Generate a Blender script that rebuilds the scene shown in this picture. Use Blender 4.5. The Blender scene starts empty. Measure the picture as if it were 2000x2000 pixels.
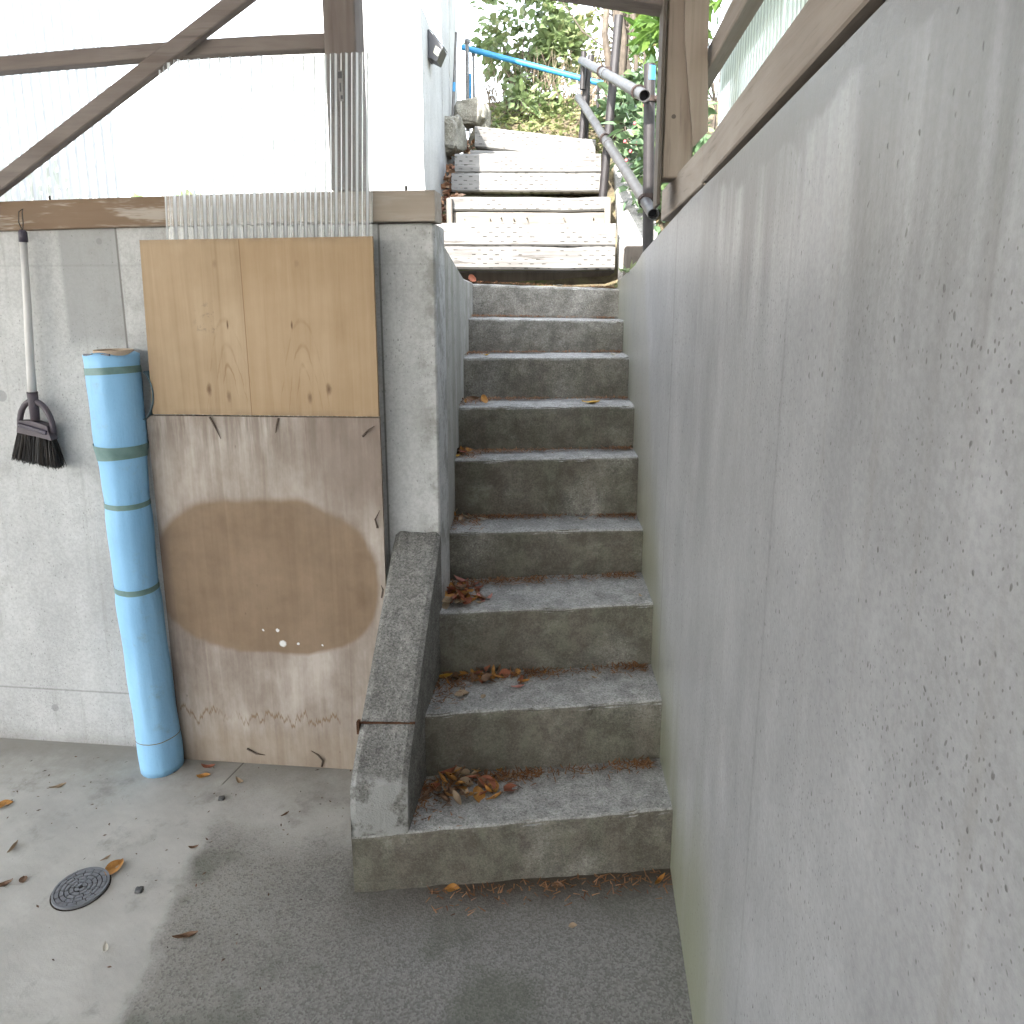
import bpy, math, random
import numpy as np
from mathutils import Vector, Matrix, noise as mnoise

rnd = random.Random(7)
R = math.radians
sc = bpy.context.scene
C = sc.collection

# ------------------------------------------------------------------ camera, sky, sun, exposure
cam = bpy.data.cameras.new('camera')
camo = bpy.data.objects.new('camera', cam)
C.objects.link(camo)
cam.sensor_width = 36.0
cam.lens = 25.2
cam.shift_y = -0.077
cam.clip_start = 0.05
cam.clip_end = 600
camo.location = (0, 0, 1.65)
camo.rotation_euler = (R(79), 0, R(5.7))
sc.camera = camo

SUN_EL, SUN_AZ = R(34), R(18)      # azimuth: degrees left of straight behind the camera
sdir = Vector((-math.sin(SUN_AZ) * math.cos(SUN_EL), -math.cos(SUN_AZ) * math.cos(SUN_EL), math.sin(SUN_EL)))
world = bpy.data.worlds.new('World')
sc.world = world
world.use_nodes = True
wn = world.node_tree
wn.nodes.clear()
sky = wn.nodes.new('ShaderNodeTexSky')
sky.sky_type = 'NISHITA'
sky.sun_disc = False
sky.sun_elevation = SUN_EL
sky.sun_rotation = math.atan2(sdir.x, sdir.y)
sky.dust_density = 1.0
sky.air_density = 1.3
sky.ozone_density = 1.0
hs = wn.nodes.new('ShaderNodeHueSaturation')     # thin high cloud: a paler sky
hs.inputs['Saturation'].default_value = 0.42
bg = wn.nodes.new('ShaderNodeBackground')
bg.inputs['Strength'].default_value = 0.15
wo = wn.nodes.new('ShaderNodeOutputWorld')
wn.links.new(sky.outputs[0], hs.inputs['Color'])
wn.links.new(hs.outputs[0], bg.inputs['Color'])
wn.links.new(bg.outputs[0], wo.inputs[0])
sl = bpy.data.lights.new('sun', 'SUN')
sl.energy = 2.8
sl.angle = R(0.6)
sl.color = (1.0, 0.965, 0.92)
so = bpy.data.objects.new('sun', sl)
C.objects.link(so)
so.rotation_euler = (-sdir).to_track_quat('-Z', 'Y').to_euler()
so.location = (0, -5, 12)
vs = sc.view_settings
vs.view_transform = 'Standard'
vs.look = 'None'
vs.exposure = 3.12
vs.gamma = 1.0
sc.render.engine = 'CYCLES'
cy = sc.cycles
cy.use_denoising = True
try:
    cy.denoiser = 'OPENIMAGEDENOISE'
except Exception:
    pass
cy.max_bounces = 6
cy.diffuse_bounces = 3
cy.use_adaptive_sampling = True
cy.adaptive_threshold = 0.035
cy.glossy_bounces = 3
cy.transparent_max_bounces = 12
cy.sample_clamp_indirect = 6.0

# ------------------------------------------------------------------ node helpers
class Mat:
    def __init__(s, name, rough=0.8, spec=0.3):
        s.m = bpy.data.materials.new(name)
        s.m.use_nodes = True
        s.nt = s.m.node_tree
        s.b = s.nt.nodes['Principled BSDF']
        s.b.inputs['Roughness'].default_value = rough
        s.b.inputs['Specular IOR Level'].default_value = spec
        s.geo = s.nt.nodes.new('ShaderNodeNewGeometry')
        s.pos = s.geo.outputs['Position']
    def put(s, sock, v):
        if hasattr(v, 'is_linked') or isinstance(v, bpy.types.NodeSocket):
            s.nt.links.new(v, sock)
        elif isinstance(v, (tuple, list)) and len(v) == 3 and sock.type == 'RGBA':
            sock.default_value = (*v, 1)
        else:
            sock.default_value = v
    def map(s, scale=(1, 1, 1), loc=(0, 0, 0), rot=(0, 0, 0), vec=None):
        n = s.nt.nodes.new('ShaderNodeMapping')
        n.inputs['Scale'].default_value = scale
        n.inputs['Location'].default_value = loc
        n.inputs['Rotation'].default_value = rot
        s.nt.links.new(vec or s.pos, n.inputs['Vector'])
        return n.outputs[0]
    def noise(s, scale=5, detail=4, rough=0.55, vec=None, dist=0.0):
        n = s.nt.nodes.new('ShaderNodeTexNoise')
        n.inputs['Scale'].default_value = scale
        n.inputs['Detail'].default_value = detail
        n.inputs['Roughness'].default_value = rough
        n.inputs['Distortion'].default_value = dist
        s.nt.links.new(vec or s.pos, n.inputs['Vector'])
        return n.outputs['Fac']
    def vor(s, scale=20, vec=None, feature='F1', out='Distance', rand=1.0):
        n = s.nt.nodes.new('ShaderNodeTexVoronoi')
        n.feature = feature
        n.inputs['Scale'].default_value = scale
        n.inputs['Randomness'].default_value = rand
        s.nt.links.new(vec or s.pos, n.inputs['Vector'])
        return n.outputs[out]
    def math(s, op, a, b=0.0, c=None, clamp=False):
        n = s.nt.nodes.new('ShaderNodeMath')
        n.operation = op
        n.use_clamp = clamp
        s.put(n.inputs[0], a)
        s.put(n.inputs[1], b)
        if c is not None:
            s.put(n.inputs[2], c)
        return n.outputs[0]
    def rng(s, v, a, b, c=0.0, d=1.0, smooth=True):
        n = s.nt.nodes.new('ShaderNodeMapRange')
        n.interpolation_type = 'SMOOTHSTEP' if smooth else 'LINEAR'
        s.put(n.inputs[0], v)
        for i, x in enumerate((a, b, c, d)):
            n.inputs[i + 1].default_value = x
        return n.outputs[0]
    def xyz(s, vec=None):
        n = s.nt.nodes.new('ShaderNodeSeparateXYZ')
        s.nt.links.new(vec or s.pos, n.inputs[0])
        return n.outputs
    def ramp(s, f, stops):
        n = s.nt.nodes.new('ShaderNodeValToRGB')
        e = n.color_ramp.elements
        while len(e) < len(stops):
            e.new(0.5)
        for el, (p, c) in zip(e, stops):
            el.position = p
            el.color = (*c, 1)
        s.put(n.inputs[0], f)
        return n.outputs[0]
    def mix(s, f, a, b, mode='MIX'):
        n = s.nt.nodes.new('ShaderNodeMix')
        n.data_type = 'RGBA'
        n.blend_type = mode
        s.put(n.inputs[0], f)
        s.put(n.inputs[6], a)
        s.put(n.inputs[7], b)
        return n.outputs[2]
    def box(s, x0, x1, y0, y1, z0, z1, soft=0.02, wob=0.0):
        p = s.xyz()
        r = None
        for i, (a, b) in enumerate(((x0, x1), (y0, y1), (z0, z1))):
            if a is None:
                continue
            q = p[i]
            if wob:
                q = s.math('ADD', q, s.math('MULTIPLY', s.math('SUBTRACT', s.noise(6, 3), 0.5), wob))
            m = s.math('MULTIPLY', s.rng(q, a - soft, a + soft), s.rng(q, b - soft, b + soft, 1, 0))
            r = m if r is None else s.math('MULTIPLY', r, m)
        return r
    def color(s, c):
        s.put(s.b.inputs['Base Color'], c)
        return s
    def rough(s, c):
        s.put(s.b.inputs['Roughness'], c)
        return s
    def bump(s, h, strength=0.4, dist=0.01):
        n = s.nt.nodes.new('ShaderNodeBump')
        n.inputs['Strength'].default_value = strength
        n.inputs['Distance'].default_value = dist
        s.put(n.inputs['Height'], h)
        s.nt.links.new(n.outputs[0], s.b.inputs['Normal'])
        return s

def g(v, w=0.0):
    return (v * (1 + w), v, v * (1 - w))

# ------------------------------------------------------------------ materials
def concrete_wall_mat(name, lo, hi, pits=1.0, kind=''):
    m = Mat(name, 0.40 if kind == 'right' else 0.8, 0.55 if kind == 'right' else 0.25)
    big = m.noise(1.6, 4, 0.6)
    streak = m.noise(1.0, 4, 0.6, m.map((7, 7, 0.55)))
    fine = m.noise(110, 3, 0.7)
    mot = m.noise(7, 6, 0.72, m.map((1, 1, 0.6), (1, 2, 3)))
    f = m.math('ADD', m.math('ADD', m.math('MULTIPLY', big, 0.35), m.math('MULTIPLY', streak, 0.25)), m.math('MULTIPLY', mot, 0.40))
    col = m.ramp(f, [(0.38, lo), (0.50, tuple((a + b) / 2 for a, b in zip(lo, hi))), (0.60, hi)])
    col = m.mix(m.rng(fine, 0.32, 0.66), m.mix(1.0, col, (0.88, 0.88, 0.88), 'MULTIPLY'), m.mix(1.0, col, (1.05, 1.05, 1.05), 'MULTIPLY'))
    # thin run-off streaks
    st2 = m.noise(1.0, 6, 0.7, m.map((26, 26, 0.8), (3, 1, 0)))
    col = m.mix(m.math('MULTIPLY', m.rng(st2, 0.54, 0.72), 0.30), col, (0.20, 0.185, 0.16))
    # air-bubble pits, thicker in places
    wv = m.nt.nodes.new('ShaderNodeTexNoise')
    wv.inputs['Scale'].default_value = 40
    m.nt.links.new(m.pos, wv.inputs['Vector'])
    wa = m.nt.nodes.new('ShaderNodeVectorMath')
    wa.operation = 'MULTIPLY_ADD'
    m.nt.links.new(wv.outputs['Color'], wa.inputs[0])
    wa.inputs[1].default_value = (0.014, 0.014, 0.014)
    m.nt.links.new(m.pos, wa.inputs[2])
    wpos = wa.outputs[0]
    v = m.vor(165, m.map((1, 1, 0.62), vec=wpos))
    sz = m.math('MULTIPLY', m.noise(3.0, 3, 0.6), 0.50)
    pit = m.rng(m.math('SUBTRACT', m.math('SUBTRACT', sz, 0.095), v), -0.02, 0.08)
    v2 = m.vor(62, m.map((1, 1, 0.6), (5, 2, 1), vec=wpos))
    pit2 = m.rng(m.math('SUBTRACT', m.math('MULTIPLY', m.noise(2.3, 3, 0.7), 0.36), m.math('ADD', v2, 0.055)), -0.01, 0.05)
    pit = m.math('MAXIMUM', pit, pit2)
    pit = m.math('MULTIPLY', pit, pits)
    p = m.xyz()
    if kind == 'right':
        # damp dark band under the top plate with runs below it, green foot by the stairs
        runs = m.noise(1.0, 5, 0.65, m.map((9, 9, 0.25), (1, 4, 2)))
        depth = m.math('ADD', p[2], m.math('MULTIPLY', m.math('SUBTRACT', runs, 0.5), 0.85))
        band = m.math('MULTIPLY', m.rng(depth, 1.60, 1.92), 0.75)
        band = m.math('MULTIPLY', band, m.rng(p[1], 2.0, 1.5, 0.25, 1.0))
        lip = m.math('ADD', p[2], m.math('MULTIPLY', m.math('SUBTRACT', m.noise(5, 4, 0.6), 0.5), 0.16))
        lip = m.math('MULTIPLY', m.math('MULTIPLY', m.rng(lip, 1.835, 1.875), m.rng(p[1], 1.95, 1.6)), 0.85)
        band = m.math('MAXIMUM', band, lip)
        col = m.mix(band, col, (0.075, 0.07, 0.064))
        foot = m.math('SUBTRACT', p[2], m.math('MULTIPLY', m.math('MAXIMUM', m.math('SUBTRACT', p[1], 1.80), 0.0), 0.80))
        foot = m.math('ADD', foot, m.math('MULTIPLY', m.math('SUBTRACT', streak, 0.5), 0.9))
        near = m.rng(m.math('ADD', p[1], m.math('MULTIPLY', m.math('SUBTRACT', mot, 0.5), 0.3)), 1.02, 1.35)
        col = m.mix(m.math('MULTIPLY', m.math('MULTIPLY', m.rng(foot, 0.62, 0.02), near), 0.80), col, (0.185, 0.19, 0.115))
        # stained stretch beside the steps
        sd = m.math('SUBTRACT', m.math('MULTIPLY', m.math('SUBTRACT', p[1], 1.9), 2.1), p[2])
        side = m.math('MULTIPLY', m.rng(m.math('ADD', sd, m.math('MULTIPLY', m.math('SUBTRACT', mot, 0.5), 0.4)), 0.0, 0.22), m.rng(streak, 0.30, 0.60, 0.4, 1.0))
        col = m.mix(m.math('MULTIPLY', side, 0.55), col, (0.25, 0.235, 0.18))
        for yy, dd in ((2.165, 0.5), (1.045, 0.25)):
            ln = m.rng(m.math('ABSOLUTE', m.math('SUBTRACT', m.math('ADD', p[1], m.math('MULTIPLY', m.math('SUBTRACT', m.noise(3, 2), 0.5), 0.02)), yy)), 0.002, 0.008, 1, 0)
            col = m.mix(m.math('MULTIPLY', ln, dd), col, (0.10, 0.095, 0.08))
    if kind == 'back':
        patch = m.box(-1.70, -1.495, None, None, 1.46, 1.85, 0.006)
        p2 = m.rng(p[2], 1.45, 1.52)
        px = m.math('MULTIPLY', m.rng(p[0], -1.71, -1.69), m.rng(p[0], -1.503, -1.497, 1, 0))
        col = m.mix(m.math('MULTIPLY', m.math('MULTIPLY', px, p2), 0.75), col, (0.29, 0.29, 0.285))
        for axis, at, dd, cond in ((0, -1.50, 0.8, None), (0, -0.638, 0.8, None), (2, 0.215, 0.45, None), (2, 1.74, 0.12, None)):
            ln = m.rng(m.math('ABSOLUTE', m.math('SUBTRACT', p[axis], at)), 0.0015, 0.005, 1, 0)
            col = m.mix(m.math('MULTIPLY', ln, dd), col, (0.13, 0.125, 0.115))
        for hx, hz, hr in ((-1.974, 1.308, 0.022), (-1.56, 1.816, 0.011), (-1.93, 0.14, 0.016), (-2.07, 0.83, 0.014)):
            d = m.math('SQRT', m.math('ADD', m.math('POWER', m.math('SUBTRACT', p[0], hx), 2), m.math('POWER', m.math('SUBTRACT', p[2], hz), 2)))
            col = m.mix(m.math('MULTIPLY', m.rng(d, hr * 0.8, hr, 1, 0), 0.6), col, (0.22, 0.22, 0.22))
        cloud = m.noise(3.0, 7, 0.72, m.map(loc=(2, 0, 7)))
        col = m.mix(m.math('MULTIPLY', m.rng(cloud, 0.56, 0.70), 0.45), col, (0.25, 0.24, 0.22))
        # damp grime at the foot and down the end by the stairs
        col = m.mix(m.math('MULTIPLY', m.rng(m.math('ADD', p[2], m.math('MULTIPLY', big, 0.1)), 0.02, 0.12, 1, 0), 0.5), col, (0.17, 0.155, 0.13))
        endd = m.math('MULTIPLY', m.rng(p[0], -0.57, -0.47), m.rng(m.noise(9, 6, 0.7), 0.42, 0.62))
        col = m.mix(m.math('MULTIPLY', endd, 0.6), col, (0.15, 0.145, 0.12))
    if kind == 'side':
        col = m.mix(m.math('MULTIPLY', m.rng(streak, 0.45, 0.62), 0.5), col, (0.19, 0.185, 0.15))
        col = m.mix(m.math('MULTIPLY', m.rng(m.noise(9, 6, 0.7), 0.5, 0.65), 0.45), col, (0.15, 0.145, 0.12))
    col = m.mix(m.math('MULTIPLY', pit, 0.8), col, (0.085, 0.08, 0.075))
    m.color(col)
    h = m.math('SUBTRACT', m.math('MULTIPLY', m.noise(40, 4, 0.7), 0.6), m.math('MULTIPLY', m.rng(v2, 0.12, 0.02), pits))
    m.bump(h, 0.30, 0.005)
    return m.m

def rough_concrete_mat(name, lo, hi, moss_shade=0.5, agg=1.0):
    m = Mat(name, 0.9, 0.25)
    n1 = m.noise(7, 6, 0.65)
    nb = m.noise(2.6, 4, 0.6, m.map(loc=(4, 1, 3)))
    v = m.vor(230, out='Color')
    sp = m.xyz(v)[0]
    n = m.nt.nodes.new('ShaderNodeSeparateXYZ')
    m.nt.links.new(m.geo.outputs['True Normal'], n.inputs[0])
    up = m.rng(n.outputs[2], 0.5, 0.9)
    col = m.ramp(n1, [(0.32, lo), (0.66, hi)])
    col = m.mix(m.math('MULTIPLY', up, 0.7 if name == 'concrete_step' else 0.15), col, (0.385, 0.38, 0.372))  # step treads painted lighter, standing in for skylight from above
    spk = m.math('MULTIPLY', m.math('SUBTRACT', sp, 0.5), agg)
    col = m.mix(m.math('MULTIPLY', m.rng(spk, 0.15, 0.5), 0.35), col, tuple(min(1, c * 1.75) for c in hi))
    col = m.mix(m.math('MULTIPLY', m.rng(spk, -0.15, -0.5), 0.45), col, tuple(c * 0.42 for c in lo))
    # risers: blotchy algae, darkened further to imitate shade; patches of bare cement show through
    algae_shade = m.math('MULTIPLY', m.rng(nb, 0.22, 0.50), m.math('SUBTRACT', 1.0, up))
    algae_shade = m.math('MULTIPLY', algae_shade, m.rng(m.xyz()[2], 1.05, 1.65, 1.0, 0.35))  # darkening fades with height, painting upper risers lighter as if nearer the sky
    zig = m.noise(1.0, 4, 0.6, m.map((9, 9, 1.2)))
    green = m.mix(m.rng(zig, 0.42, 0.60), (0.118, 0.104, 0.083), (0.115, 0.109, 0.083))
    col = m.mix(m.math('MULTIPLY', algae_shade, moss_shade), col, green)
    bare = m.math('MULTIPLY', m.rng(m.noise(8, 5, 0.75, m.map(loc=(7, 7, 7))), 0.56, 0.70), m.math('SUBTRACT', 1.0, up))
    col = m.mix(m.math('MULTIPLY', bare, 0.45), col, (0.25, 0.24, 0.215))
    gr_ = m.math('ADD', m.math('MULTIPLY', m.noise(160, 3, 0.8), 0.45), m.math('MULTIPLY', m.noise(17, 5, 0.7, m.map(loc=(5, 5, 5))), 0.55))
    col = m.mix(m.rng(gr_, 0.40, 0.62), m.mix(1.0, col, (0.74, 0.73, 0.71), 'MULTIPLY'), m.mix(1.0, col, (1.24, 1.23, 1.20), 'MULTIPLY'))
    wear = m.rng(m.geo.outputs['Pointiness'], 0.52, 0.60)
    col = m.mix(m.math('MULTIPLY', wear, 0.22), col, (0.36, 0.35, 0.33))
    if name == 'concrete_curb':
        py = m.xyz()[1]
        fr_ = m.math('ADD', m.math('SUBTRACT', py, m.math('MULTIPLY', m.math('ADD', m.xyz()[0], 0.61), 0.2)), m.math('MULTIPLY', m.math('SUBTRACT', n1, 0.5), 0.05))
        col = m.mix(m.math('MULTIPLY', m.rng(fr_, 1.705, 1.69), m.rng(m.noise(14, 4, 0.7, m.map(loc=(3, 8, 1))), 0.36, 0.50)), col, (0.30, 0.298, 0.285))
    m.color(col)
    m.bump(m.math('ADD', m.math('MULTIPLY', m.vor(230), 0.35), m.noise(45, 4, 0.75)), 0.5, 0.005)
    return m.m

def floor_mat():
    m = Mat('floor_concrete', 0.85, 0.3)
    p = m.xyz()
    n1 = m.noise(2.2, 7, 0.65)
    n2 = m.noise(5.5, 7, 0.72, m.map(loc=(3, 3, 0)))
    smooth = m.ramp(n1, [(0.32, (0.38, 0.362, 0.33)), (0.5, (0.475, 0.455, 0.415)), (0.66, (0.56, 0.54, 0.495))])
    smooth = m.mix(m.math('MULTIPLY', m.rng(n2, 0.54, 0.70), 0.5), smooth, (0.20, 0.185, 0.16))
    # strip browner and darker along the foot of the wall
    foot = m.math('MULTIPLY', m.rng(m.math('ADD', p[1], m.math('MULTIPLY', m.math('SUBTRACT', n2, 0.5), 0.45)), 1.92, 2.22), 0.75)
    smooth = m.mix(foot, smooth, (0.215, 0.195, 0.165))
    sp = m.xyz(m.vor(210, out='Color'))[0]
    agg = m.ramp(m.noise(4, 5, 0.6), [(0.35, (0.25, 0.234, 0.205)), (0.65, (0.33, 0.312, 0.28))])
    agg = m.mix(m.math('MULTIPLY', m.rng(sp, 0.62, 1.0), 0.45), agg, (0.34, 0.325, 0.295))
    agg = m.mix(m.math('MULTIPLY', m.rng(sp, 0.38, 0.0), 0.5), agg, (0.09, 0.085, 0.075))
    # towards the right the slab darkens: stains plus painted-in shade
    agg = m.mix(m.math('MULTIPLY', m.rng(m.math('ADD', p[0], m.math('MULTIPLY', n1, 0.6)), -0.85, -0.05), 0.9), agg,
                m.mix(m.rng(sp, 0.1, 0.95), (0.15, 0.143, 0.13), (0.245, 0.236, 0.218)))
    agg = m.mix(m.math('MULTIPLY', m.rng(m.noise(3, 4, vec=m.map(loc=(8, 2, 0))), 0.5, 0.64), 0.5), agg, (0.085, 0.092, 0.065))
    bx = m.math('ADD', p[0], m.math('MULTIPLY', p[1], 0.205))
    bx = m.math('ADD', bx, m.math('MULTIPLY', m.math('SUBTRACT', m.noise(9, 4, 0.65), 0.5), 0.12))
    ed = m.rng(bx, -0.80, -0.735)
    # the pour ends towards the wall in a ragged edge
    ed = m.math('MULTIPLY', ed, m.rng(m.math('ADD', p[1], m.math('MULTIPLY', m.math('SUBTRACT', n2, 0.5), 0.35)), 1.76, 1.93, 1, 0.25))
    col = m.mix(ed, smooth, agg)
    # brown soil washed against the lowest step
    ly = m.math('SUBTRACT', p[1], m.math('MULTIPLY', p[0], 0.203))
    ly = m.math('ADD', ly, m.math('MULTIPLY', m.math('SUBTRACT', n2, 0.5), 0.14))
    dirt = m.math('MULTIPLY', m.rng(ly, 1.68, 1.79), m.rng(p[0], -0.55, -0.2, 0.25, 1.0))
    dirt = m.math('MULTIPLY', dirt, m.rng(p[0], -0.66, -0.6))
    stain_shade = m.math('MULTIPLY', m.rng(ly, 1.52, 1.74), m.rng(p[0], -0.72, -0.45))  # stain before the stairs, deepened by painted-in contact shade
    col = m.mix(m.math('MULTIPLY', stain_shade, 0.4), col, (0.115, 0.10, 0.082))
    col = m.mix(m.math('MULTIPLY', dirt, 0.85), col, (0.062, 0.047, 0.032))
    cx_ = m.math('SUBTRACT', p[0], m.math('MULTIPLY', m.math('SUBTRACT', p[1], 2.16), 0.16))
    ck_ = m.math('MULTIPLY', m.rng(m.math('ABSOLUTE', m.math('ADD', cx_, 1.19)), 0.0012, 0.004, 1, 0), m.math('MULTIPLY', m.rng(p[1], 2.06, 2.08), m.rng(p[1], 2.2, 2.22, 1, 0)))
    col = m.mix(m.math('MULTIPLY', ck_, 0.8), col, (0.08, 0.07, 0.06))
    # sand specks
    spk = m.math('MULTIPLY', m.rng(m.vor(48), 0.10, 0.05), m.rng(m.noise(4, 3, vec=m.map(loc=(1, 9, 2))), 0.5, 0.62))
    col = m.mix(m.math('MULTIPLY', spk, 0.6), col, (0.10, 0.075, 0.05))
    m.color(col)
    hh = m.math('ADD', m.math('MULTIPLY', m.vor(210), m.math('MULTIPLY', ed, 0.35)), m.math('MULTIPLY', m.noise(35, 4, 0.7), 0.8))
    m.bump(hh, 0.35, 0.004)
    return m.m

def wood_mat(name, lo, hi, axis, paint=None, scale=1.0, rough=0.8, knots=True, incised=False):
    m = Mat(name, rough, 0.25)
    s = [16, 16, 16]
    s[axis] = 0.9
    s = [x * scale for x in s]
    gr = m.noise(1.0, 6, 0.65, m.map(tuple(s)), 1.2)
    fi = m.noise(1.0, 3, 0.6, m.map(tuple(x * 6 for x in s)))
    blot = m.noise(2.5, 4, 0.6)
    f = m.math('ADD', m.math('MULTIPLY', gr, 0.6), m.math('MULTIPLY', blot, 0.4))
    col = m.ramp(f, [(0.36, lo), (0.62, hi)])
    col = m.mix(m.math('MULTIPLY', m.rng(fi, 0.55, 0.75), 0.4), col, tuple(c * 0.55 for c in lo))
    hgt = m.math('ADD', gr, m.math('MULTIPLY', fi, 0.5))
    if paint:
        px_ = m.rng(m.xyz()[0], -1.26, -1.32, 0.25, 1.0)
        col = m.mix(m.math('MULTIPLY', px_, m.math('MULTIPLY', m.rng(m.noise(1.0, 5, 0.7, m.map(tuple(2.0 if i == axis else 14 for i in range(3)))), 0.40, 0.50), paint[1])), col, paint[0])
    if incised:
        p = m.xyz()
        wob = m.math('MULTIPLY', m.math('SUBTRACT', m.noise(9, 2), 0.5), 0.012)
        ux = m.math('FRACT', m.math('MULTIPLY', m.math('ADD', p[0], wob), 17.0))
        row = m.math('MULTIPLY', m.math('ADD', p[2], m.math('MULTIPLY', p[0], 0.01)), 46.0)
        par = m.math('MULTIPLY', m.math('MODULO', m.math('FLOOR', row), 2.0), 0.5)
        ux = m.math('FRACT', m.math('ADD', m.math('MULTIPLY', m.math('ADD', p[0], wob), 17.0), par))
        dx = m.rng(m.math('ABSOLUTE', m.math('SUBTRACT', ux, 0.5)), 0.13, 0.20, 1, 0)
        dz = m.rng(m.math('ABSOLUTE', m.math('SUBTRACT', m.math('FRACT', row), 0.5)), 0.06, 0.17, 1, 0)
        dash = m.math('MULTIPLY', m.math('MULTIPLY', dx, dz), m.rng(m.noise(13, 2), 0.40, 0.58))
        col = m.mix(m.math('MULTIPLY', dash, 0.9), col, (0.03, 0.026, 0.022))
        ck = m.rng(m.noise(1.0, 5, 0.7, m.map((1.3, 30, 30), (2, 0, 5))), 0.60, 0.66)
        col = m.mix(m.math('MULTIPLY', ck, 0.75), col, (0.05, 0.043, 0.036))
        hgt = m.math('SUBTRACT', hgt, m.math('MULTIPLY', dash, 1.5))
    m.color(col)
    m.bump(hgt, 0.35, 0.004)
    return m.m

def plain(name, col, rough=0.6, spec=0.4, var=0.15, metal=0.0, scale=12):
    m = Mat(name, rough, spec)
    n = m.noise(scale, 5, 0.65)
    m.color(m.ramp(n, [(0.3, tuple(c * (1 - var) for c in col)), (0.7, tuple(min(1, c * (1 + var)) for c in col))]))
    m.b.inputs['Metallic'].default_value = metal
    m.bump(m.noise(scale * 6, 3), 0.1, 0.003)
    return m.m

def leaf_mat(name, cols, rough=0.45, transl=0.25, spec=0.4):
    m = Mat(name, rough, spec)
    r = m.geo.outputs['Random Per Island']
    k = len(cols)
    col = m.ramp(r, [(i / max(1, k - 1), c) for i, c in enumerate(cols)])
    m.color(col)
    if transl:
        tr = m.nt.nodes.new('ShaderNodeBsdfTranslucent')
        m.put(tr.inputs['Color'], col)
        mx = m.nt.nodes.new('ShaderNodeMixShader')
        mx.inputs[0].default_value = transl
        out = m.nt.nodes['Material Output']
        m.nt.links.new(m.b.outputs[0], mx.inputs[1])
        m.nt.links.new(tr.outputs[0], mx.inputs[2])
        m.nt.links.new(mx.outputs[0], out.inputs[0])
    return m.m

def clear_sheet_mat(name, clear, milky, tint=(0.9, 0.92, 0.93), streaks=0.2, gl=0.25, flank=(0.5, 0.66, 0.3), dif=0.35):
    """corrugated clear plastic: see-through, milky where it has weathered, shiny, with highlights painted white on the flanks"""
    m = Mat(name)
    nt = m.nt
    nt.nodes.remove(m.b)
    tr = nt.nodes.new('ShaderNodeBsdfTransparent')
    tr.inputs[0].default_value = (0.96, 0.97, 0.97, 1)
    tl = nt.nodes.new('ShaderNodeBsdfTranslucent')
    tl.inputs[0].default_value = (*tint, 1)
    df = nt.nodes.new('ShaderNodeBsdfDiffuse')
    df.inputs[0].default_value = (*[c * 0.95 for c in tint], 1)
    gs = nt.nodes.new('ShaderNodeBsdfGlossy')
    gs.inputs['Roughness'].default_value = 0.12
    a = nt.nodes.new('ShaderNodeMixShader')
    a.inputs[0].default_value = dif
    nt.links.new(tl.outputs[0], a.inputs[1])
    nt.links.new(df.outputs[0], a.inputs[2])
    b = nt.nodes.new('ShaderNodeMixShader')
    st = m.noise(1.0, 6, 0.7, m.map((30, 30, 1.0)))
    nx = m.nt.nodes.new('ShaderNodeSeparateXYZ')
    m.nt.links.new(m.geo.outputs['Normal'], nx.inputs[0])
    fl_ = m.rng(m.math('ABSOLUTE', nx.outputs[0]), flank[0], flank[1])  # painted rib highlights: flanks go milky white where they would catch light
    fac = m.math('ADD', m.math('ADD', milky, m.math('MULTIPLY', fl_, flank[2])), m.math('MULTIPLY', m.rng(st, 0.45, 0.7), streaks), clamp=True)
    m.put(b.inputs[0], fac)
    nt.links.new(tr.outputs[0], b.inputs[1])
    nt.links.new(a.outputs[0], b.inputs[2])
    c = nt.nodes.new('ShaderNodeMixShader')
    lw = nt.nodes.new('ShaderNodeLayerWeight')
    lw.inputs[0].default_value = 0.35
    m.put(c.inputs[0], m.math('MULTIPLY', lw.outputs['Fresnel'], gl * 2.0, clamp=True))
    nt.links.new(b.outputs[0], c.inputs[1])
    nt.links.new(gs.outputs[0], c.inputs[2])
    nt.links.new(c.outputs[0], nt.nodes['Material Output'].inputs[0])
    return m.m

M = {}
M['wall_back'] = concrete_wall_mat('concrete_back', (0.39, 0.388, 0.382), (0.52, 0.518, 0.51), 0.55, 'back')
M['wall_right'] = concrete_wall_mat('concrete_right', (0.225, 0.222, 0.225), (0.345, 0.342, 0.346), 1.0, 'right')
M['wall_side'] = concrete_wall_mat('concrete_side', (0.30, 0.295, 0.27), (0.40, 0.39, 0.36), 0.4, 'side')
M['house'] = concrete_wall_mat('concrete_house', (0.36, 0.36, 0.35), (0.48, 0.48, 0.465), 0.9)
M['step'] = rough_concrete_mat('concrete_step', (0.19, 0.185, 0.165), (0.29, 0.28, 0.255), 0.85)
M['curb'] = rough_concrete_mat('concrete_curb', (0.12, 0.117, 0.11), (0.185, 0.18, 0.17), 0.0, 1.3)
M['slab'] = rough_concrete_mat('concrete_slab', (0.22, 0.215, 0.20), (0.32, 0.31, 0.295), 0.1)
M['floor'] = floor_mat()
WL, WH = (0.135, 0.11, 0.097), (0.22, 0.19, 0.172)
M['wood_x'] = wood_mat('weathered_wood_x', WL, WH, 0)
M['wood_z'] = wood_mat('weathered_wood_z', WL, WH, 2)
M['wood_y'] = wood_mat('weathered_wood_y', (0.21, 0.17, 0.14), (0.33, 0.285, 0.245), 1)
M['wood_zl'] = wood_mat('pale_wood_z', (0.21, 0.165, 0.13), (0.33, 0.275, 0.23), 2)
M['wood_dark'] = wood_mat('dark_wood_z', (0.08, 0.065, 0.055), (0.13, 0.11, 0.09), 2)
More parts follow.
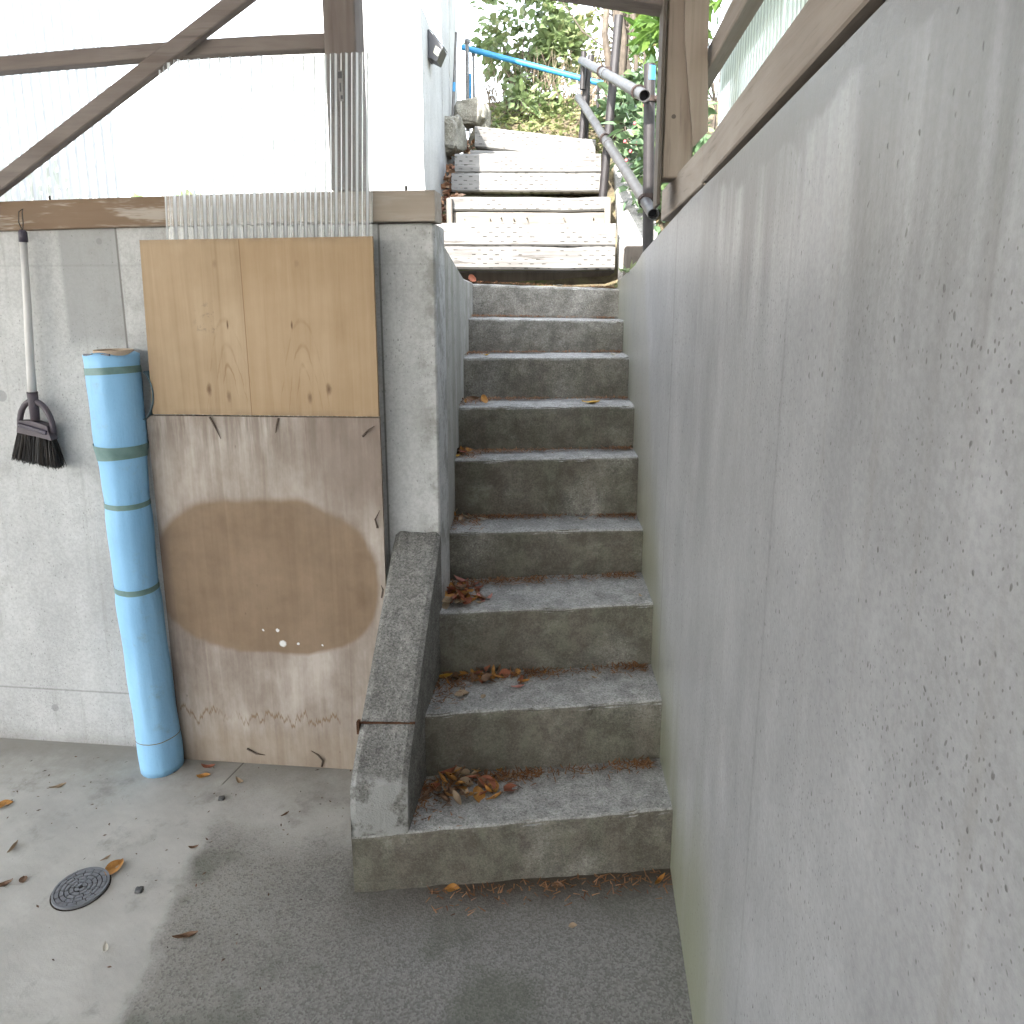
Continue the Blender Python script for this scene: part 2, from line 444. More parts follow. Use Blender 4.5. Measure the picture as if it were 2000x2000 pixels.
M['sill'] = wood_mat('painted_sill', (0.28, 0.24, 0.20), (0.40, 0.35, 0.30), 0, ((0.17, 0.105, 0.06), 0.85))
M['sleeper'] = wood_mat('incised_sleeper', (0.10, 0.095, 0.088), (0.20, 0.195, 0.185), 0, incised=True)
M['stake'] = wood_mat('stake_wood', (0.11, 0.098, 0.084), (0.17, 0.153, 0.132), 2)
M['plank'] = wood_mat('plank_wood', (0.12, 0.106, 0.088), (0.18, 0.163, 0.14), 0)

# ------------------------------------------------------------------ scene helpers
def mesh(name, verts, faces, smooth=False):
    me = bpy.data.meshes.new(name)
    me.from_pydata([tuple(map(float, v)) for v in verts], [], [tuple(map(int, f)) for f in faces])
    me.validate()
    me.update()
    if smooth:
        me.polygons.foreach_set('use_smooth', [True] * len(me.polygons))
    return me

def tag(o, label=None, cat=None, group=None, kind=None):
    for k, v in (('label', label), ('category', cat), ('group', group), ('kind', kind)):
        if v:
            o[k] = v
    return o

def thing(name, loc, label, cat, group=None):
    o = bpy.data.objects.new(name, None)
    o.empty_display_size = 0.1
    C.objects.link(o)
    o.location = loc
    return tag(o, label, cat, group)

def base_of(o):
    v = Vector((0, 0, 0))
    while o is not None:
        v += Vector(o.location)
        o = o.parent
    return v

def obj(name, vf, mat, parent=None, smooth=False, origin=None):
    """one mesh object; vf = (verts, faces) in world metres"""
    v, f = vf
    v = np.array(v, float)
    if origin is None:
        origin = (v.min(0) + v.max(0)) / 2
        origin[2] = v[:, 2].min()
    origin = np.array(origin, float)
    me = mesh(name, v - origin, f, smooth)
    if mat:
        for x in (mat if isinstance(mat, (list, tuple)) else [mat]):
            me.materials.append(x)
    o = bpy.data.objects.new(name, me)
    C.objects.link(o)
    if parent is not None:
        o.parent = parent
        o.location = Vector(origin) - base_of(parent)
    else:
        o.location = Vector(origin)
    return o

def join(*vfs):
    V, F, n = [], [], 0
    for v, f in vfs:
        V += [tuple(x) for x in v]
        F += [tuple(i + n for i in q) for q in f]
        n = len(V)
    return V, F

def box(x0, x1, y0, y1, z0, z1, b=0.0):
    if b <= 0:
        v = [(x, y, z) for z in (z0, z1) for y in (y0, y1) for x in (x0, x1)]
        f = [(0, 2, 3, 1), (4, 5, 7, 6), (0, 1, 5, 4), (2, 6, 7, 3), (0, 4, 6, 2), (1, 3, 7, 5)]
        return v, f
    # bevelled: rings in z of an octagon-cornered outline
    def ring(i, z):
        a0, a1, c0, c1 = x0 + i, x1 - i, y0 + i, y1 - i
        return [(a0 + b, c0, z), (a1 - b, c0, z), (a1, c0 + b, z), (a1, c1 - b, z), (a1 - b, c1, z), (a0 + b, c1, z), (a0, c1 - b, z), (a0, c0 + b, z)]
    v = ring(b * 0.9, z0) + ring(0, z0 + b) + ring(0, z1 - b) + ring(b * 0.9, z1)
    f = [tuple(range(7, -1, -1)), tuple(range(24, 32))]
    for k in range(3):
        for i in range(8):
            j = (i + 1) % 8
            f.append((k * 8 + i, k * 8 + j, k * 8 + 8 + j, k * 8 + 8 + i))
    return v, f

def bar(p0, p1, w, t, up=(0, 0, 1), b=0.003):
    """a squared timber from p0 to p1: w across (along up x dir), t along up"""
    p0, p1 = Vector(p0), Vector(p1)
    d = (p1 - p0)
    L = d.length
    d.normalize()
    up = Vector(up)
    s = d.cross(up).normalized()
    u = s.cross(d).normalized()
    v, f = box(-w / 2, w / 2, -t / 2, t / 2, 0, L, b)
    return [tuple(p0 + s * x + u * y + d * z) for x, y, z in v], f

def tube(pts, r, n=16, caps=True, hollow=0.0):
    P = [Vector(p) for p in pts]
    rs = r if isinstance(r, (list, tuple)) else [r] * len(P)
    V, F = [], []
    ref = Vector((0.13, 0.31, 0.94))
    for i, p in enumerate(P):
        d = (P[min(i + 1, len(P) - 1)] - P[max(i - 1, 0)]).normalized()
        a = d.cross(ref)
        if a.length < 1e-3:
            a = d.cross(Vector((1, 0, 0)))
        a.normalize()
        c = d.cross(a)
        for k in range(n):
            t = 2 * math.pi * k / n
            V.append(tuple(p + (a * math.cos(t) + c * math.sin(t)) * rs[i]))
    for i in range(len(P) - 1):
        for k in range(n):
            j = (k + 1) % n
            F.append((i * n + k, i * n + j, (i + 1) * n + j, (i + 1) * n + k))
    if hollow:
        v2, f2 = [], []
        m0 = len(V)
        for i, p in enumerate(P):
            for k in range(n):
                q = Vector(V[i * n + k])
                v2.append(tuple(p + (q - p) * hollow))
        V += v2
        for i in range(len(P) - 1):
            for k in range(n):
                j = (k + 1) % n
                F.append((m0 + i * n + j, m0 + i * n + k, m0 + (i + 1) * n + k, m0 + (i + 1) * n + j))
        for i in (0, len(P) - 1):
            for k in range(n):
                j = (k + 1) % n
                F.append((i * n + k, i * n + j, m0 + i * n + j, m0 + i * n + k))
    elif caps:
        F.append(tuple(range(n - 1, -1, -1)))
        F.append(tuple(range((len(P) - 1) * n, len(P) * n)))
    return V, F

def prism(poly, lo, hi, axis):
    """extrude a polygon along axis 0/1/2 from lo to hi; poly gives the two other coordinates in order"""
    def mk(a, b, t):
        return ((t, a, b), (a, t, b), (a, b, t))[axis]
    n = len(poly)
    v = [mk(a, b, lo) for a, b in poly] + [mk(a, b, hi) for a, b in poly]
    f = [tuple(range(n - 1, -1, -1)), tuple(range(n, 2 * n))]
    f += [(i, (i + 1) % n, n + (i + 1) % n, n + i) for i in range(n)]
    return v, f

def nz(x, y, z, s=1.0):
    return mnoise.noise(Vector((x * s, y * s, z * s)))

# ------------------------------------------------------------------ ground and floor
ground = obj('ground', ([(-250, -250, -0.012), (250, -250, -0.012), (250, 250, -0.012), (-250, 250, -0.012)], [(0, 1, 2, 3)]),
             plain('yard_gravel', (0.13, 0.13, 0.13), 0.95, 0.2, 0.25, scale=3))
tag(ground, kind='structure')
fl = obj('floor', box(-7.5, 0.285, -6.9, 2.26, -0.1, 0.0), M['floor'])
tag(fl, kind='structure')

def terrain_z(x, y):
    up = 1.70
    if -0.86 < x < 0.2 and y < 4.0:
        up = 1.60
    if y > 3.62:
        up += min(y - 3.62, 1.9) * 0.60 + min(max(0, y - 5.52), 0.8) * 0.50
    if x > 0.3:
        up = max(up - 0.02, 1.62 + (x - 0.3) * 0.10 + min(max(0, y - 3.0), 3.2) * 0.45)
        if y < 3.0:
            up = 1.55 + (x - 0.3) * 0.22
    if x < -0.86:
        flat = 1.70 + min(max(0, y - 6.0), 30) * 0.03
        up = flat if y < 9 else flat
    return up + 0.05 * nz(x, y, 0, 1.3) * (1 if y > 4.9 or abs(x) > 1.2 else 0.2)

def grid_terrain(xs, ys, zf):
    v = [(x, y, zf(x, y)) for y in ys for x in xs]
    nx = len(xs)
    f = [(j * nx + i, j * nx + i + 1, (j + 1) * nx + i + 1, (j + 1) * nx + i) for j in range(len(ys) - 1) for i in range(nx - 1)]
    return v, f

soil = Mat('hillside_soil', 0.95, 0.2)
soil.color(soil.ramp(soil.noise(6, 6, 0.7), [(0.35, (0.07, 0.055, 0.038)), (0.52, (0.14, 0.115, 0.07)), (0.66, (0.11, 0.13, 0.05))]))
soil.bump(soil.noise(22, 5, 0.7), 0.8, 0.03)
xs = [-40, -20, -10, -6, -4, -3, -2, -1.4, -1.0, -0.88, -0.84, -0.7, -0.5, -0.3, -0.1, 0.1, 0.27, 0.45, 0.7, 1.0, 1.5, 2, 3, 5, 9, 16, 30]
ys = [3.70, 3.75, 3.8, 4.0, 4.2, 4.4, 4.6, 4.8, 5.0, 5.2, 5.5, 5.8, 6.2, 6.7, 7.4, 8.2, 9.5, 12, 16, 24, 34, 46]
hill = obj('hillside', grid_terrain(xs, ys, terrain_z), soil.m, smooth=True)
tag(hill, kind='structure')
yb = obj('upper_terrace', grid_terrain([-40, -12, -6, -4, -2.5, -1.5, -0.66], [2.40, 2.8, 3.2, 3.72], lambda x, y: 1.66 + 0.01 * y), soil.m, smooth=True)
tag(yb, kind='structure')
yr = obj('side_bank', grid_terrain([0.47, 0.7, 1.0, 1.6, 2.4, 4, 8, 16], [-7, -4, -2, -1, 0, 1, 2, 2.6, 3.2, 3.72],
         lambda x, y: 1.50 + (x - 0.47) * 0.30 + 0.04 * nz(x, y, 3)), soil.m, smooth=True)
tag(yr, kind='structure')

# ------------------------------------------------------------------ concrete walls
# back wall of the carport, its end stops at the stairs
V, F = box(-7.5, -0.463, 2.24, 2.40, -0.05, 1.862, 0.006)
bw = obj('concrete_wall', (V, F), M['wall_back'])
tag(bw, 'pale grey concrete wall behind the broom, the blue roll and the plywood', 'wall')
# low wall running back along the left of the stairs, its top falls to the head of the steps
def slanted_wall(line, thick, side):
    """line: [(x, y, ztop)] along the face seen; thick away from the stairs"""
    V, F = [], []
    n = len(line)
    for (x, y, z) in line:
        V += [(x, y, -0.05), (x, y, z - 0.008), (x + side * 0.008, y, z), (x + side * thick, y, z), (x + side * thick, y, -0.05)]
    for i in range(n - 1):
        for k in range(5):
            a, b = i * 5 + k, i * 5 + (k + 1) % 5
            q = (a, b, b + 5, a + 5)
            F.append(q if side < 0 else q[::-1])
    F.append((4, 3, 2, 1, 0) if side < 0 else (0, 1, 2, 3, 4))
    e = (n - 1) * 5
    F.append(tuple(e + k for k in range(5)) if side < 0 else tuple(e + k for k in (4, 3, 2, 1, 0)))
    return V, F
lw = obj('stair_wall', slanted_wall([(-0.468, 2.402, 1.852), (-0.477, 2.47, 1.815), (-0.495, 2.75, 1.772), (-0.520, 3.12, 1.716), (-0.552, 3.60, 1.705)], 0.13, -1), M['wall_side'])
tag(lw, 'shaded low concrete wall along the left of the stairs, falling towards their head', 'wall')
line = [(0.28, -6.8, 1.94)]
for k in range(1, 24):
    line.append((0.28, -6.8 + k * 8.65 / 24, 1.94 if k < 21 else 1.94 - (k - 20) * 0.008))
line += [(0.28, 1.85, 1.912), (0.270, 2.0, 1.900), (0.258, 2.2, 1.880), (0.243, 2.43, 1.856), (0.216, 2.86, 1.811), (0.203, 3.07, 1.772), (0.160, 3.746, 1.716)]
rw = obj('concrete_wall', slanted_wall(line, 0.19, 1), M['wall_right'])
tag(rw, 'tall pitted concrete wall filling the right of the picture, stained at its top', 'wall')

# unseen wall behind the camera, added to cut light from the front
blocker_wall = obj('concrete_wall', box(-7.5, 0.27, -6.80, -6.62, -0.05, 2.25, 0.006), M['wall_side'])
tag(blocker_wall, 'unseen plain concrete wall behind the viewer, added to cut light from the front', 'wall')

# house wall outside, left of the timber steps: a low block in front, a taller one behind it
tdir = Vector((-math.sin(0.065), math.cos(0.065), 0))
def on_face(y):                       # x of the face beside the timber steps at depth y
    return -0.82 - (y - 3.75) * math.tan(0.065)
def block(y0, y1, xl, z0, z1, rough=0.006):
    nx, nzv, ny = 14, 12, 5
    V, F = [], []
    def sheet(fn, a, b):
        n0 = len(V)
        for j in range(b + 1):
            for i in range(a + 1):
                p = Vector(fn(i / a, j / b))
                e = 1 if (i in (0, a) or j in (0, b)) else 0.3
                V.append((p.x, p.y, p.z))
        for j in range(b):
            for i in range(a):
                q = n0 + j * (a + 1) + i
                F.append((q, q + 1, q + a + 2, q + a + 1))
    xr0, xr1 = on_face(y0), on_face(y1)
    sheet(lambda u, v: (xl + (xr0 - xl) * u, y0, z0 + (z1 - z0) * v), nx, nzv)
    sheet(lambda u, v: (xr0 + (xr1 - xr0) * u, y0 + (y1 - y0) * u, z0 + (z1 - z0) * v), ny, nzv)
    sheet(lambda u, v: (xl + (xr0 + (xr1 - xr0) * v - xl) * u, y0 + (y1 - y0) * v, z1), nx, ny)
    sheet(lambda u, v: (xr1 + (xl - xr1) * u, y1, z0 + (z1 - z0) * v), nx, nzv)
    sheet(lambda u, v: (xl, y1 + (y0 - y1) * u, z0 + (z1 - z0) * v), ny, nzv)
    out = []
    for (x, y, z) in V:               # rough arrises
        k = rough * (nz(x, y, z, 9) + 0.6 * nz(x, y, z, 23))
        out.append((x + k, y + k, z + k * 0.8))
    return out, F
hw = thing('retaining_wall', (-1.1, 4.3, 1.6), 'bright sunlit concrete wall of two blocks beyond the wooden post', 'wall')
obj('front_block', block(3.75, 4.52, -1.42, 1.55, 3.03), M['house'], hw)
obj('tall_block', block(4.535, 4.93, -1.95, 1.55, 5.2), M['house'], hw)
pw = obj('weathered_panel', block(4.96, 5.36, -1.2, 2.2, 4.6, 0.012), plain('weathered_render', (0.42, 0.42, 0.40), 0.9, 0.2, 0.25, scale=5), hw)

# ------------------------------------------------------------------ stairs
NL = [(-.470, 1.705, .172), (-.483, 1.942, .385), (-.500, 2.177, .606), (-.511, 2.465, .793), (-.533, 2.655, 1.017),
      (-.541, 2.826, 1.200), (-.555, 3.056, 1.380), (-.575, 3.307, 1.540), (-.590, 3.54, 1.702)]
NR = [(.271, 1.85, .197), (.26, 2.08, .399), (.244, 2.308, .618), (.234, 2.59, .786), (.214, 2.773, 1.023),
      (.206, 2.938, 1.200), (.192, 3.161, 1.380), (.168, 3.405, 1.528), (.154, 3.63, 1.674)]
def stair_step(i):
    a, b = Vector(NL[i]), Vector(NR[i])
    d = (b - a)
    d2 = Vector((d.x, d.y, 0)).normalized()
    if i == 0:
        a = a - d * ((a.x + 0.612) / d.x)      # lowest step runs on under the kerb
        a.z = 0.172
    else:
        a = a - d2 * 0.05
    b = b + d2 * 0.045
    back = Vector((-d2.y, d2.x, 0))
    if i < 8:
        an, bn = Vector(NL[i + 1]), Vector(NR[i + 1])
        run = max((an - Vector(NL[i])).dot(back), (bn - Vector(NR[i])).dot(back)) + 0.06
    else:
        run = 0.22
    zb = -0.05 if i == 0 else min(NL[i - 1][2], NR[i - 1][2]) - 0.05
    nu = 70
    V, F = [], []
    prof = [('f', t) for t in np.linspace(0, 1, 14)] + [('b', t) for t in (0.25, 0.5, 0.75)] + [('t', t) for t in np.linspace(0, 1, 16)]
    rb = 0.013
    for u in range(nu + 1):
        p = a.lerp(b, u / nu)
        chip = max(0.0, nz(p.x * 13, i * 3.1, 0.7) - 0.15) * 0.026 + max(0, nz(p.x * 34, i * 5.3, 2.2)) * 0.004
        wav = 0.008 * nz(p.x * 4, i * 7.7, 1.1) + 0.003 * nz(p.x * 15, i * 2.7, 4)
        for kind, t in prof:
            if kind == 'f':
                z = zb + (p.z - rb - zb) * t
                off = 0.0035 * nz(p.x * 9, z * 9, i * 3.3) + 0.0025 * nz(p.x * 30, z * 30, i)
                s, zz = off + wav + chip * 0.5 * max(0, t - 0.85) / 0.15, z
            elif kind == 'b':
                ang = t * math.pi / 2
                s = rb * (1 - math.cos(ang)) + wav + chip * 0.8
                zz = p.z - rb + rb * math.sin(ang) - chip * 0.8
            else:
                s = rb + wav + (run - rb) * t ** 1.5
                q = p + back * s
                zz = p.z + 0.003 * nz(q.x * 8, q.y * 8, i) + 0.002 * nz(q.x * 30, q.y * 30, i) - chip * max(0, 1 - s / 0.03)
            q = p + back * s
            V.append((q.x, q.y, zz))
    m = len(prof)
    for u in range(nu):
        for k in range(m - 1):
            F.append((u * m + k, (u + 1) * m + k, (u + 1) * m + k + 1, u * m + k + 1))
    # closing side of the block
    for u in (0, nu):
        p = a.lerp(b, u / nu) + back * run
        V.append((p.x, p.y, zb))
        ids = [u * m + k for k in range(m)] + [len(V) - 1]
        F.append(tuple(ids if u else ids[::-1]))
    return V, F
stairs = thing('concrete_stairs', (-0.15, 1.85, 0.0), 'grey concrete staircase of nine rough steps climbing between the walls', 'stairs')
for i in range(9):
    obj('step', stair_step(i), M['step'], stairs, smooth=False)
# sloping kerb at the left of the lowest steps
def kerb_mesh():
    prof = [(1.684, 0.168), (1.678, 0.25), (1.684, 0.325), (1.70, 0.352), (1.76, 0.415), (1.84, 0.49), (1.95, 0.60), (2.05, 0.695), (2.15, 0.79), (2.235, 0.872)]
    V, F = [], []
    xa, xb = -0.614, -0.461
    nu = 10
    for (y, z) in prof:
        for u in range(nu + 1):
            t = u / nu
            x = xa + (xb - xa) * t
            e = min(t, 1 - t)
            rnd_ = 0.010 * max(0, 1 - e / 0.1)
            yy = y + (x - xa) * 0.20 * max(0.0, 1 - (y - 1.68) / 0.25)
            zz = z - rnd_ * (1 if z > 0.3 else 0) + 0.005 * nz(x * 30, yy * 30, z * 30) * (1 if z > 0.3 else 0.6)
            yy += 0.004 * nz(x * 22, z * 22, 5) + (0.004 * max(0, 1 - e / 0.1) if z < 0.36 else 0)
            V.append((x, yy, zz))
    m = nu + 1
    for j in range(len(prof) - 1):
        for u in range(nu):
            F.append((j * m + u, j * m + u + 1, (j + 1) * m + u + 1, (j + 1) * m + u))
    for u, sgn in ((0, 1), (nu, -1)):          # sides down to the steps
        n0 = len(V)
        for j, (y, z) in enumerate(prof):
            x, yy, zz = V[j * m + u]
            V.append((x, yy, 0.0 if u == 0 else 0.10))
        for j in range(len(prof) - 1):
            q = (j * m + u, (j + 1) * m + u, n0 + j + 1, n0 + j)
            F.append(q if sgn > 0 else q[::-1])
    return V, F
kerb = obj('sloping_kerb', kerb_mesh(), M['curb'], stairs)
rust = plain('rust', (0.085, 0.040, 0.022), 0.9, 0.2, 0.5, scale=40)
obj('rusty_strip', join(bar((-0.618, 1.793, 0.452), (-0.459, 1.815, 0.447), 0.010, 0.004), box(-0.622, -0.614, 1.785, 1.80, 0.42, 0.458)), rust, kerb)

# ------------------------------------------------------------------ timber framing and roof
fr = thing('wall_framing', (-0.72, 2.25, 1.86), 'weathered timber frame on the back wall: sill, post, rail and slanting brace', 'frame')
def bowed(x0, x1, y0, y1, zf, th, n=24):
    V, F = [], []
    b = 0.003
    for i in range(n + 1):
        x = x0 + (x1 - x0) * i / n
        z = zf(x)
        V += [(x, y0 + b, z), (x, y0, z + b), (x, y0, z + th - b), (x, y0 + b, z + th), (x, y1, z + th), (x, y1, z)]
    for i in range(n):
        for k in range(6):
            j = (k + 1) % 6
            F.append((i * 6 + k, i * 6 + 6 + k, i * 6 + 6 + j, i * 6 + j))
    F.append(tuple(range(6)))
    F.append(tuple(n * 6 + k for k in range(5, -1, -1)))
    return V, F
obj('sill', bowed(-4.5, -0.455, 2.215, 2.32, lambda x: 1.866 - 0.019 * max(0, -1.0 - x), 0.090), M['sill'], fr)
obj('post', box(-0.772, -0.677, 2.205, 2.295, 1.957, 2.62, 0.004), M['wood_z'], fr)
obj('post', box(-3.1, -3.0, 2.205, 2.295, 1.915, 2.62, 0.004), M['wood_z'], fr)
obj('rail', bowed(-3.0, -0.773, 2.225, 2.268, lambda x: 2.360 - 0.037 * max(0.0, (-0.9 - x)) ** 1.5, 0.043), M['wood_x'], fr)
obj('brace', bar((-2.35, 2.200, 1.683), (-0.80, 2.200, 2.622), 0.032, 0.046), M['wood_x'], fr)
obj('header', join(bar((-0.677, 2.25, 2.658), (0.215, 2.25, 2.500), 0.09, 0.135)), M['wood_x'], fr)
nailm = plain('dark_iron', (0.06, 0.055, 0.05), 0.6, 0.5, 0.3, 0.6)
for (x, z, h) in ((-1.705, 1.943, 0.014), (-0.545, 1.957, 0.014)):
    obj('nail', tube([(x, 2.23, z - 0.004), (x, 2.23, z + h)], 0.004, 8), nailm, fr)
obj('nail', tube([(-1.685, 2.19, 2.092), (-1.687, 2.186, 2.072)], 0.0018, 6), nailm, fr)

rf = thing('wall_framing', (0.3, 2.2, 1.9), 'pale brown timber frame on top of the right wall with corner post', 'frame')
obj('plate', join(bar((0.325, -6.6, 1.984), (0.325, 0.75, 1.984), 0.098, 0.084), bar((0.325, 0.75, 1.984), (0.325, 1.86, 1.957), 0.098, 0.086), bar((0.325, 1.86, 1.957), (0.287, 2.43, 1.926), 0.098, 0.096)), M['wood_y'], rf)
obj('post', box(0.213, 0.296, 2.185, 2.275, 1.975, 2.62, 0.004), M['wood_zl'], rf)
obj('edge_board', box(0.199, 0.210, 2.17, 2.285, 1.90, 2.44, 0.002), M['wood_dark'], rf)
V, F = prism([(0.247, 2.62), (0.258, 2.32), (0.293, 2.052), (0.331, 2.092), (0.319, 2.31), (0.315, 2.62)], 2.150, 2.166, 1)
obj('nailer_board', (V, F), M['wood_zl'], rf)
obj('top_block', box(0.214, 0.300, 2.140, 2.184, 2.452, 2.62, 0.003), M['wood_zl'], rf)
obj('girt', bar((0.362, -6.6, 2.262), (0.350, 2.60, 2.300), 0.04, 0.062), M['wood_y'], rf)
obj('girt', bar((0.362, -6.6, 2.60), (0.352, 2.45, 2.60), 0.04, 0.062), M['wood_y'], rf)
for yy in (1.25, 0.2, -1.0, -2.5, -4, -5.5):
    obj('stud', box(0.362, 0.400, yy, yy + 0.08, 2.005, 2.64, 0.003), M['wood_zl'], rf)
obj('knot', tube([(0.2395, 2.1870, 2.140), (0.2395, 2.1835, 2.140)], [0.0075, 0.0055], 12), M['wood_dark'], rf)

roof = thing('carport_roof', (-3.0, -2.0, 2.62), 'low carport roof on rafters over the stairs and floor', 'roof')
roofm = leaf_mat('roof_plastic', [(0.54, 0.55, 0.57), (0.56, 0.57, 0.59)], 0.6, 0.35)
V, F = prism([(2.345, 2.669), (2.345, 2.694), (-6.6, 3.10), (-6.6, 3.075)], -6.6, 0.62, 0)
obj('roof_sheet', (V, F), roofm, roof)
for k in range(8):
    x = -6.4 + k * 0.94
    obj('rafter', bar((x, 2.33, 2.628), (x, -6.5, 3.03), 0.045, 0.09), M['wood_y'], roof)
for x, y in ((-6.4, -6.4), (0.32, -6.4), (-6.4, 2.1)):
    obj('post', box(x - 0.05, x + 0.05, y - 0.05, y + 0.05, 0 if x < 0 else 2.0, 2.60 if y > 0 else 2.97, 0.004), M['wood_z'], roof)

# ------------------------------------------------------------------ corrugated clear sheets
def corrugated(axis, a0, a1, c, z0, z1, pitch=0.032, amp=0.0055, lean=0.0, bow=0.0, shear=0.0):
    n = int((a1 - a0) / pitch * 12)
    V, F = [], []
    zs = np.linspace(z0, z1, 7)
    for z in zs:
        t = (z - z0) / (z1 - z0)
        for i in range(n + 1):
            a = a0 + (a1 - a0) * i / n
            w = math.sin(2 * math.pi * (a - a0) / pitch)
            w = math.copysign(abs(w) ** 0.7, w)
            d = c + amp * w + lean * t + bow * math.sin(math.pi * (a - a0) / (a1 - a0))
            zz = z + (0.003 * nz(a * 8, z, 2) if z == zs[-1] else 0)
            V.append((a + shear * (t - 0.6), d, zz) if axis == 0 else (d, a, zz))
    m = n + 1
    for j in range(len(zs) - 1):
        for i in range(n):
            F.append((j * m + i, j * m + i + 1, (j + 1) * m + i + 1, (j + 1) * m + i))
    return V, F
M['clear'] = clear_sheet_mat('clear_plastic', 0.9, 0.10, streaks=0.05, gl=0.4, flank=(0.50, 0.78, 0.9), dif=0.75)
M['milky'] = clear_sheet_mat('weathered_clear_plastic', 0.5, 0.72, (0.62, 0.63, 0.65), streaks=0.25, gl=0.2)
M['milky_g'] = clear_sheet_mat('greenish_clear_plastic', 0.5, 0.45, (0.80, 0.88, 0.80), streaks=0.3, gl=0.2)
o = obj('corrugated_sheet', corrugated(0, -1.300, -0.645, 2.178, 0.9, 2.334, lean=0.012, shear=0.058), M['clear'], smooth=True)
tag(o, 'clear corrugated plastic sheet standing behind the upper plywood board', 'plastic sheet')
stk = plain('paper_tag', (0.22, 0.21, 0.205), 0.6, 0.3, 0.1)
ink = plain('tag_ink', (0.07, 0.07, 0.075), 0.7, 0.2, 0.2)
obj('sticker', box(-0.722, -0.709, 2.1716, 2.1722, 2.200, 2.283), stk, o)
obj('printed_mark', join(box(-0.722, -0.711, 2.1705, 2.1712, 2.262, 2.280), box(-0.719, -0.715, 2.1705, 2.1712, 2.226, 2.250), box(-0.717, -0.711, 2.1705, 2.1712, 2.206, 2.216)), ink, o)
o2 = obj('corrugated_sheet', corrugated(0, -3.0, -1.52, 2.312, 1.90, 2.62), M['milky'], smooth=True)
tag(o2, 'milky corrugated plastic panel nailed outside the back frame, above the broom', 'plastic sheet')
o3 = obj('corrugated_sheet', corrugated(1, 1.68, 2.42, 0.404, 1.96, 2.64), M['milky_g'], smooth=True)
tag(o3, 'greenish corrugated plastic panel beside the right corner post', 'plastic sheet')
o4 = obj('corrugated_sheet', corrugated(1, -6.4, 1.70, 0.415, 1.96, 2.64), M['milky_g'], smooth=True)
tag(o4, 'longer greenish corrugated panel above the right wall, nearer the camera', 'plastic sheet')

